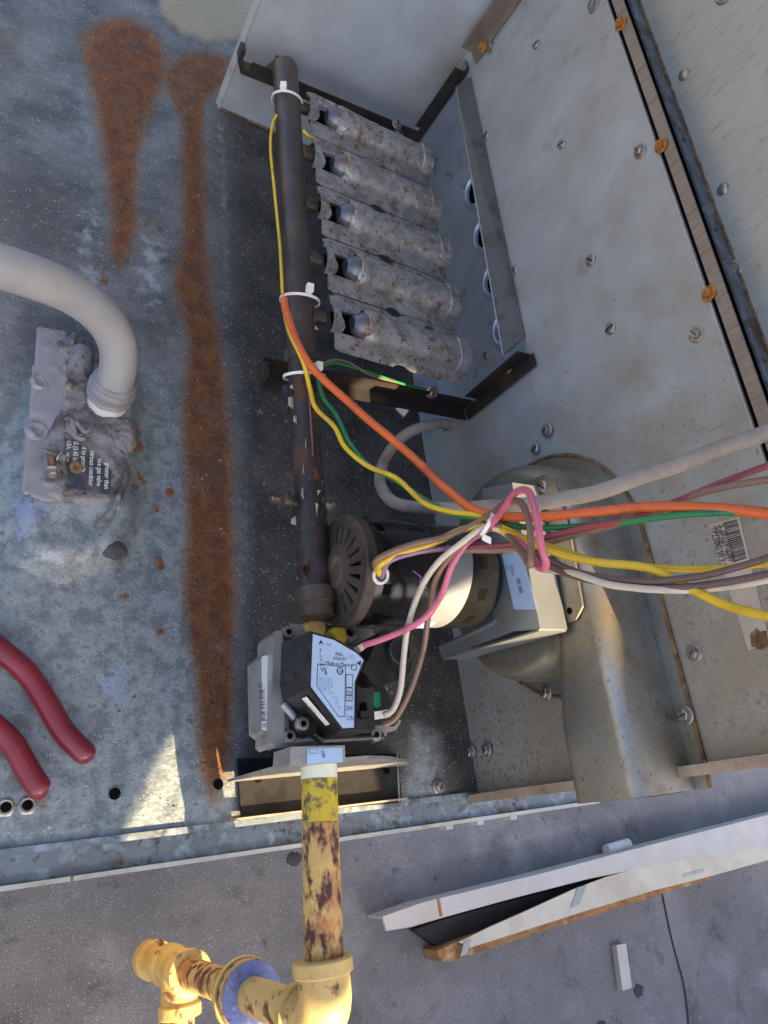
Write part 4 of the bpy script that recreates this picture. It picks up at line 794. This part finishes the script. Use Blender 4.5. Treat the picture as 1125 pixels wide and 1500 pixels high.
td, tu = P(100,700,Z=stz)-P(103,650,Z=stz), P(110,650,Z=stz)-P(100,650,Z=stz)
for s_, a, b, sz in (('greater than',154,678,.0058),('use gas valve',143,672,.0058),('various conditior',132,660,.0056),('d to provide',120,654,.0056),('G (3.45 kPa)',108,646,.0054),('. USA.  must',98,642,.0050)):
    text(s_, sz, m_white, sti, P(a, b, Z=stz+.0008), td, tu, sx=.82)
def loose_screw(tip, head, label, rustc):
    t = thing('loose_screw', label, 'screw', tip, 'loose screws on the mastic'); d = (head-tip).normalized(); L_ = (head-tip).length; prof = [(0,.0004)]
    for i in range(1, 15): prof.append((L_*.8*i/15, (.0012+.0010*min(1, i/4))*(1.25 if i % 2 else .85)))
    bm = B(); rings(bm, tip, d, prof+[(L_*.82,.002)], 12); obj('thread', bm, rustc, t)
    bm = B(); rings(bm, tip+d*L_*.82, d, [(0,.0058),(.0012,.0058),(.0016,.005)], 20); obj('washer', bm, m_screw, t); bm = B(); rings(bm, tip+d*(L_*.82+.0014), d, [(0,.0041),(.0040,.0041),(.0047,.0034)], 6); obj('hex_head', bm, m_screw, t)
loose_screw(P(64,659,Z=.0255), P(91,672,Z=.0275), 'loose hex screw lying sideways, upper of two on the mastic', m_strip)
loose_screw(P(75,666,Z=.0255), P(77,693,Z=.029), 'loose hex screw lying head down, lower of two on the mastic', m_copper)
nt_ = B(); c = P(111,685,Z=.0250); rings(nt_, c, (.15,0,1), [(0,.0058),(.0018,.0056),(.0026,.0044),(.0022,.0026),(.0010,.002)], 8); solo(obj('rusted_nut', nt_, m_rustedge), 'small rusted nut on the lettered sticker', 'nut')
# dry scraps and chip
for i, (a, b, s) in enumerate(((198,632,1),(203,650,1.1),(201,660,.9),(203,698,.9),(207,704,1),(196,713,.9),(249,721,.8),(234,826,1.2),(228,746,.7))):
    rr = random.Random(i+70); c = P(a, b, Z=.0035 if a > 205 else .008); d = rr.uniform(0, 6.3); L_, W_ = .0052*s, .0026*s; bm = B(); n = 6; A = []; Bq = []
    for k in range(n+1):
        u = k/n*2-1; wd = W_*((1-u*u)**.6*rr.uniform(.45,1.25))+.0002; x = Vector((math.cos(d), math.sin(d), 0)); y = Vector((-x.y, x.x, 0)); zz = Vector((0,0,.0016*u*u+.0007*rr.random()))
        A.append(c+x*u*L_+y*wd+zz); Bq.append(c+x*u*L_-y*wd+zz*.4)
    slab(bm, A+Bq[::-1], (0,0,.0004)); lbl = ['topmost brown leaf scrap right of the white connector', 'larger brown leaf scrap right of the white connector', 'lowest brown leaf scrap right of the white connector', 'upper leaf scrap right of the lettered sticker', 'stalked leaf scrap right of the lettered sticker', 'lower leaf scrap right of the lettered sticker', 'lone leaf scrap nearest the rust streak, level with the sticker', 'leaf scrap right of the dark chip near the rust streak', 'tiny leaf scrap between sticker and rust streak'][i]
    solo(obj('leaf_scrap', bm, m_leaf), lbl, 'leaf', 'dry leaf scraps on the pan')
bm = B(); c = P(164,804,Z=.010); bmesh.ops.create_icosphere(bm, subdivisions=3, radius=1)
for v in bm.verts:
    p = v.co.copy(); p *= 1+.25*mnoise.noise(p*2.2); v.co = c+Vector((p.x*.0105+p.y*.004, -p.x*.0055+p.y*.0075, p.z*.005))
solo(obj('stone_chip', bm, m_chip, None, True, angle=30), 'dark wedge-shaped chip lying below the sealed entry', 'stone')
# grit on the dark floor: many small bits, one mass
bm = B(); rr = random.Random(5)
for i in range(420):
    x, y = rr.uniform(.05, .44), rr.uniform(.02, .74); s = .0004+.0011*rr.random()**3; h = rr.uniform(0, 6.3); cx, sx_ = math.cos(h)*s, math.sin(h)*s
    v = [bm.verts.new((x+a*cx-b*sx_*.7, y+a*sx_+b*cx*.7, .0004)) for a, b in ((-1,-1),(1,-1),(.8,1),(-1,.9))]; t_ = bm.verts.new((x, y, .0006+s*.9))
    for k in range(4): bm.faces.new((v[k], v[(k+1) % 4], t_))
gt = obj('grit', bm, mat('pale_grit', (.30, .29, .27), .8, 0, [((.12, .09, .07), 60, .5, .1)])); gt['kind'] = 'stuff'; gt['label'] = 'pale grit scattered on the dark pan floor'; gt['category'] = 'grit'

# ================================================================== pliers
pl_ = thing('pliers', 'red-handled pliers lying on the pan, jaws out of frame', 'pliers', P(-60,960,Z=0))
for k, pts in enumerate((((-130,870),(-60,905),(0,952),(38,985),(66,1026),(92,1070),(118,1098),(136,1112)), ((-130,930),(-70,1010),(-10,1062),(18,1090),(40,1128),(60,1158),(68,1165)))):
    q = catmull([P(a, b, Z=.0105) for a, b in pts], 8); n = len(q); cum = [sum((q[j+1]-q[j]).length for j in range(i, n-1)) for i in range(n)]; rs = [.0080*math.sqrt(max(.01, 1-max(0, 1-c/.008)**2)) for c in cum]
    rs = [r*(.86+.16*min(1, i/12)) for i, r in enumerate(rs)]; bm = B(); tube(bm, q, rs, 20); obj('handle', bm, m_red, pl_, True, angle=80)
hd = P(-175,868,Z=.0125); bm = B(); rings(bm, hd-Vector((0,0,.007)), (0,0,1), [(0,.016),(.014,.016)], 24); obj('pivot', bm, m_steel, pl_, True)
bm = B(); slab(bm, [hd+Vector(p) for p in ((-.004,.014,-.006),(-.016,.0,-.006),(-.075,.03,-.006),(-.07,.042,-.006))], (0,0,.012)); obj('jaw', bm, m_steel, pl_, bevel=.001); bm = B(); slab(bm, [hd+Vector(p) for p in ((.012,.012,-.006),(-.002,.0145,-.006),(-.068,.0435,-.006),(-.06,.052,-.006))], (0,0,.012)); obj('jaw', bm, m_steel, pl_, bevel=.001)

# ================================================================== bar-code label on the upper panel foot
bm = B(); slab(bm, [P(1038,768,X=WX-.0003), P(1083,757,X=WX-.0003), P(1128,940,X=WX-.0003), P(1097,953,X=WX-.0003)], (-.0003,0,0)); m_old = mat('faded_paper', (.52, .45, .37), .7, 0, [((.38, .32, .25), 30, .55, .1), ((.2, .11, .04), 40, .70, .04)], (100, .1))
bl_ = solo(obj('paper_label', bm, m_old), 'faded bar-code label on the wall right of the blower', 'label'); rr = random.Random(2)
e0, e1 = P(1060,766,X=WX-.0008), P(1080,761,X=WX-.0008); f0, f1 = P(1074,824,X=WX-.0008), P(1094,818,X=WX-.0008); u = 0; bm = B()
while u < 1:
    wd = rr.choice((.012, .02, .03)); A_, C_ = e0.lerp(f0, u), e1.lerp(f1, u); D_ = e0.lerp(f0, u+wd); G_ = e1.lerp(f1, u+wd); slab(bm, [A_, C_, G_, D_], (-.0001,0,0)); u += wd+rr.choice((.012, .02, .028))
obj('bar_code', bm, m_ink, bl_)
xd = P(1064,822,X=WX)-P(1049,770,X=WX); yd = P(1052,766,X=WX)-P(1044,768,X=WX)
text('S 3810R0080', .0068, m_ink, bl_, P(1053,770,X=WX-.0008), xd, yd, sx=.72); text('500-081-701', .0066, m_ink, bl_, P(1046,772,X=WX-.0008), xd, yd, sx=.72); text('TP2.5080 W 7.2', .0062, m_ink, bl_, P(1040,774,X=WX-.0008), xd, yd, sx=.68)
bm = B(); c = P(1112,937,X=WX-.0008); rings(bm, c, (-1,0,0), [(0,.0065),(.0003,.0050),(.0004,.001)], 22)
for v in bm.verts: v.co += Vector((0,1,.6))*.0030*mnoise.noise(v.co*330)
obj('rust_spot', bm, m_rustedge, bl_)

# ================================================================== door panels lying on the roof
def zt_(px, z): return [P(a, b, Z=z) for a, b in px]
d1 = thing('door_panel', 'long white flanged door panel on the roof, nearer the unit', 'panel', P(840,1290,Z=ZR))
tp = zt_([(560,1343),(620,1322),(690,1305),(800,1278),(960,1236),(1140,1190),(1300,1150),(1312,1190),(1140,1238),(960,1268),(860,1288),(740,1319),(650,1344),(602,1358),(566,1364)], ZR+.05)
bm = B(); slab(bm, tp, (0,0,-.004)); obj('flange', bm, m_door, d1, bevel=.0006)
tw = zt_([(560,1343),(620,1322),(690,1305),(800,1278),(960,1236),(1140,1190),(1300,1150)], ZR+.0455); bm = B(); slab(bm, tw+[p+Vector((.001,-.004,0)) for p in tw[::-1]], (0,0,-.0445)); obj('web', bm, m_door, d1)
bm = B(); slab(bm, zt_([(640,1318),(644,1317),(648,1342),(644,1343)], ZR+.0504), (0,0,.0004)); obj('rust_mark', bm, m_rust, d1)
bm = B(); slab(bm, zt_([(606,1362),(650,1347),(740,1322),(860,1292),(960,1272),(950,1280),(840,1312),(770,1342),(690,1378),(648,1392)], ZR+.020), (0,0,-.015)); obj('gap_shade_slab', bm, mat('gap_shade_slab', (.02,.02,.022), .8), d1)  # black slab standing in for shade in the gap between the panels
d2 = thing('door_panel', 'white bowed door panel with brown insulation edge and grey tape strips', 'panel', P(860,1340,Z=ZR))
zz = ZR+.046
bm = B(); slab(bm, zt_([(672,1380),(720,1357),(770,1335),(840,1303),(890,1284),(950,1268),(1030,1254),(1140,1226),(1300,1190),(1312,1222),(1140,1256),(1040,1284),(960,1304),(860,1334),(760,1366),(690,1388)], zz), (0,0,-.004)); obj('sheet', bm, m_cream, d2, bevel=.0006)
bm = B(); slab(bm, zt_([(640,1393),(676,1377),(760,1352),(860,1320),(960,1292),(1046,1274),(1042,1288),(960,1313),(860,1344),(760,1376),(660,1409),(645,1408)], zz-.006), (0,0,-.038))
obj('insulation_edge', bm, m_insul, d2, bevel=.001)
for k in ([(846,1300),(859,1297),(848,1326),(836,1330)], [(680,1378),(690,1376),(684,1398),(674,1402)]):
    bm = B(); slab(bm, zt_(k, zz+.0006), (0,0,.0006)); obj('tape_strip', bm, m_foil, d2)
bm = B(); slab(bm, zt_([(1000,1281),(1030,1273),(1032,1277),(1003,1286)], zz+.0004), (0,0,.0006)); obj('foam_tab', bm, m_lip, d2)
bm = B(); q0, q1 = P(888,1246,Z=ZR+.02), P(926,1235,Z=ZR+.02); rings(bm, q0, q1-q0, [(0,.0078),(0,.0098),((q1-q0).length*.85,.0098),((q1-q0).length*.85,.0075)], 24); solo(obj('pipe_offcut', bm, m_pvc, None, True), 'short pale pipe offcut behind the long white panel', 'pipe')
bm = B(); slab(bm, zt_([(903,1385),(917,1382),(926,1447),(912,1452)], ZR+.012), (0,0,-.0115)); solo(obj('white_stick', bm, m_door, None, bevel=.0015), 'short white stick lying alone on the roof', 'stick')
rr = random.Random(12)
for i, (a, b) in enumerate(((938,1452),(432,1258),(884,1505))):  # flat dark blobs on the roof surface
    bm = B(); c = P(a, b, Z=ZR+.004); bmesh.ops.create_icosphere(bm, subdivisions=3, radius=1)
    for v in bm.verts: p = v.co.copy(); p *= 1+.5*mnoise.noise(p*2+Vector((i*5,0,0))); v.co = c+Vector((p.x*.011, p.y*.009, -.0035+p.z*.0016))
    solo(obj('dark_blob', bm, m_seam, None, True), ['dark tar blob beside the white stick', 'dark blob left of the yellow pipe below the pan lip', 'dark tar blob at the bottom edge of the roof'][i], 'tar')
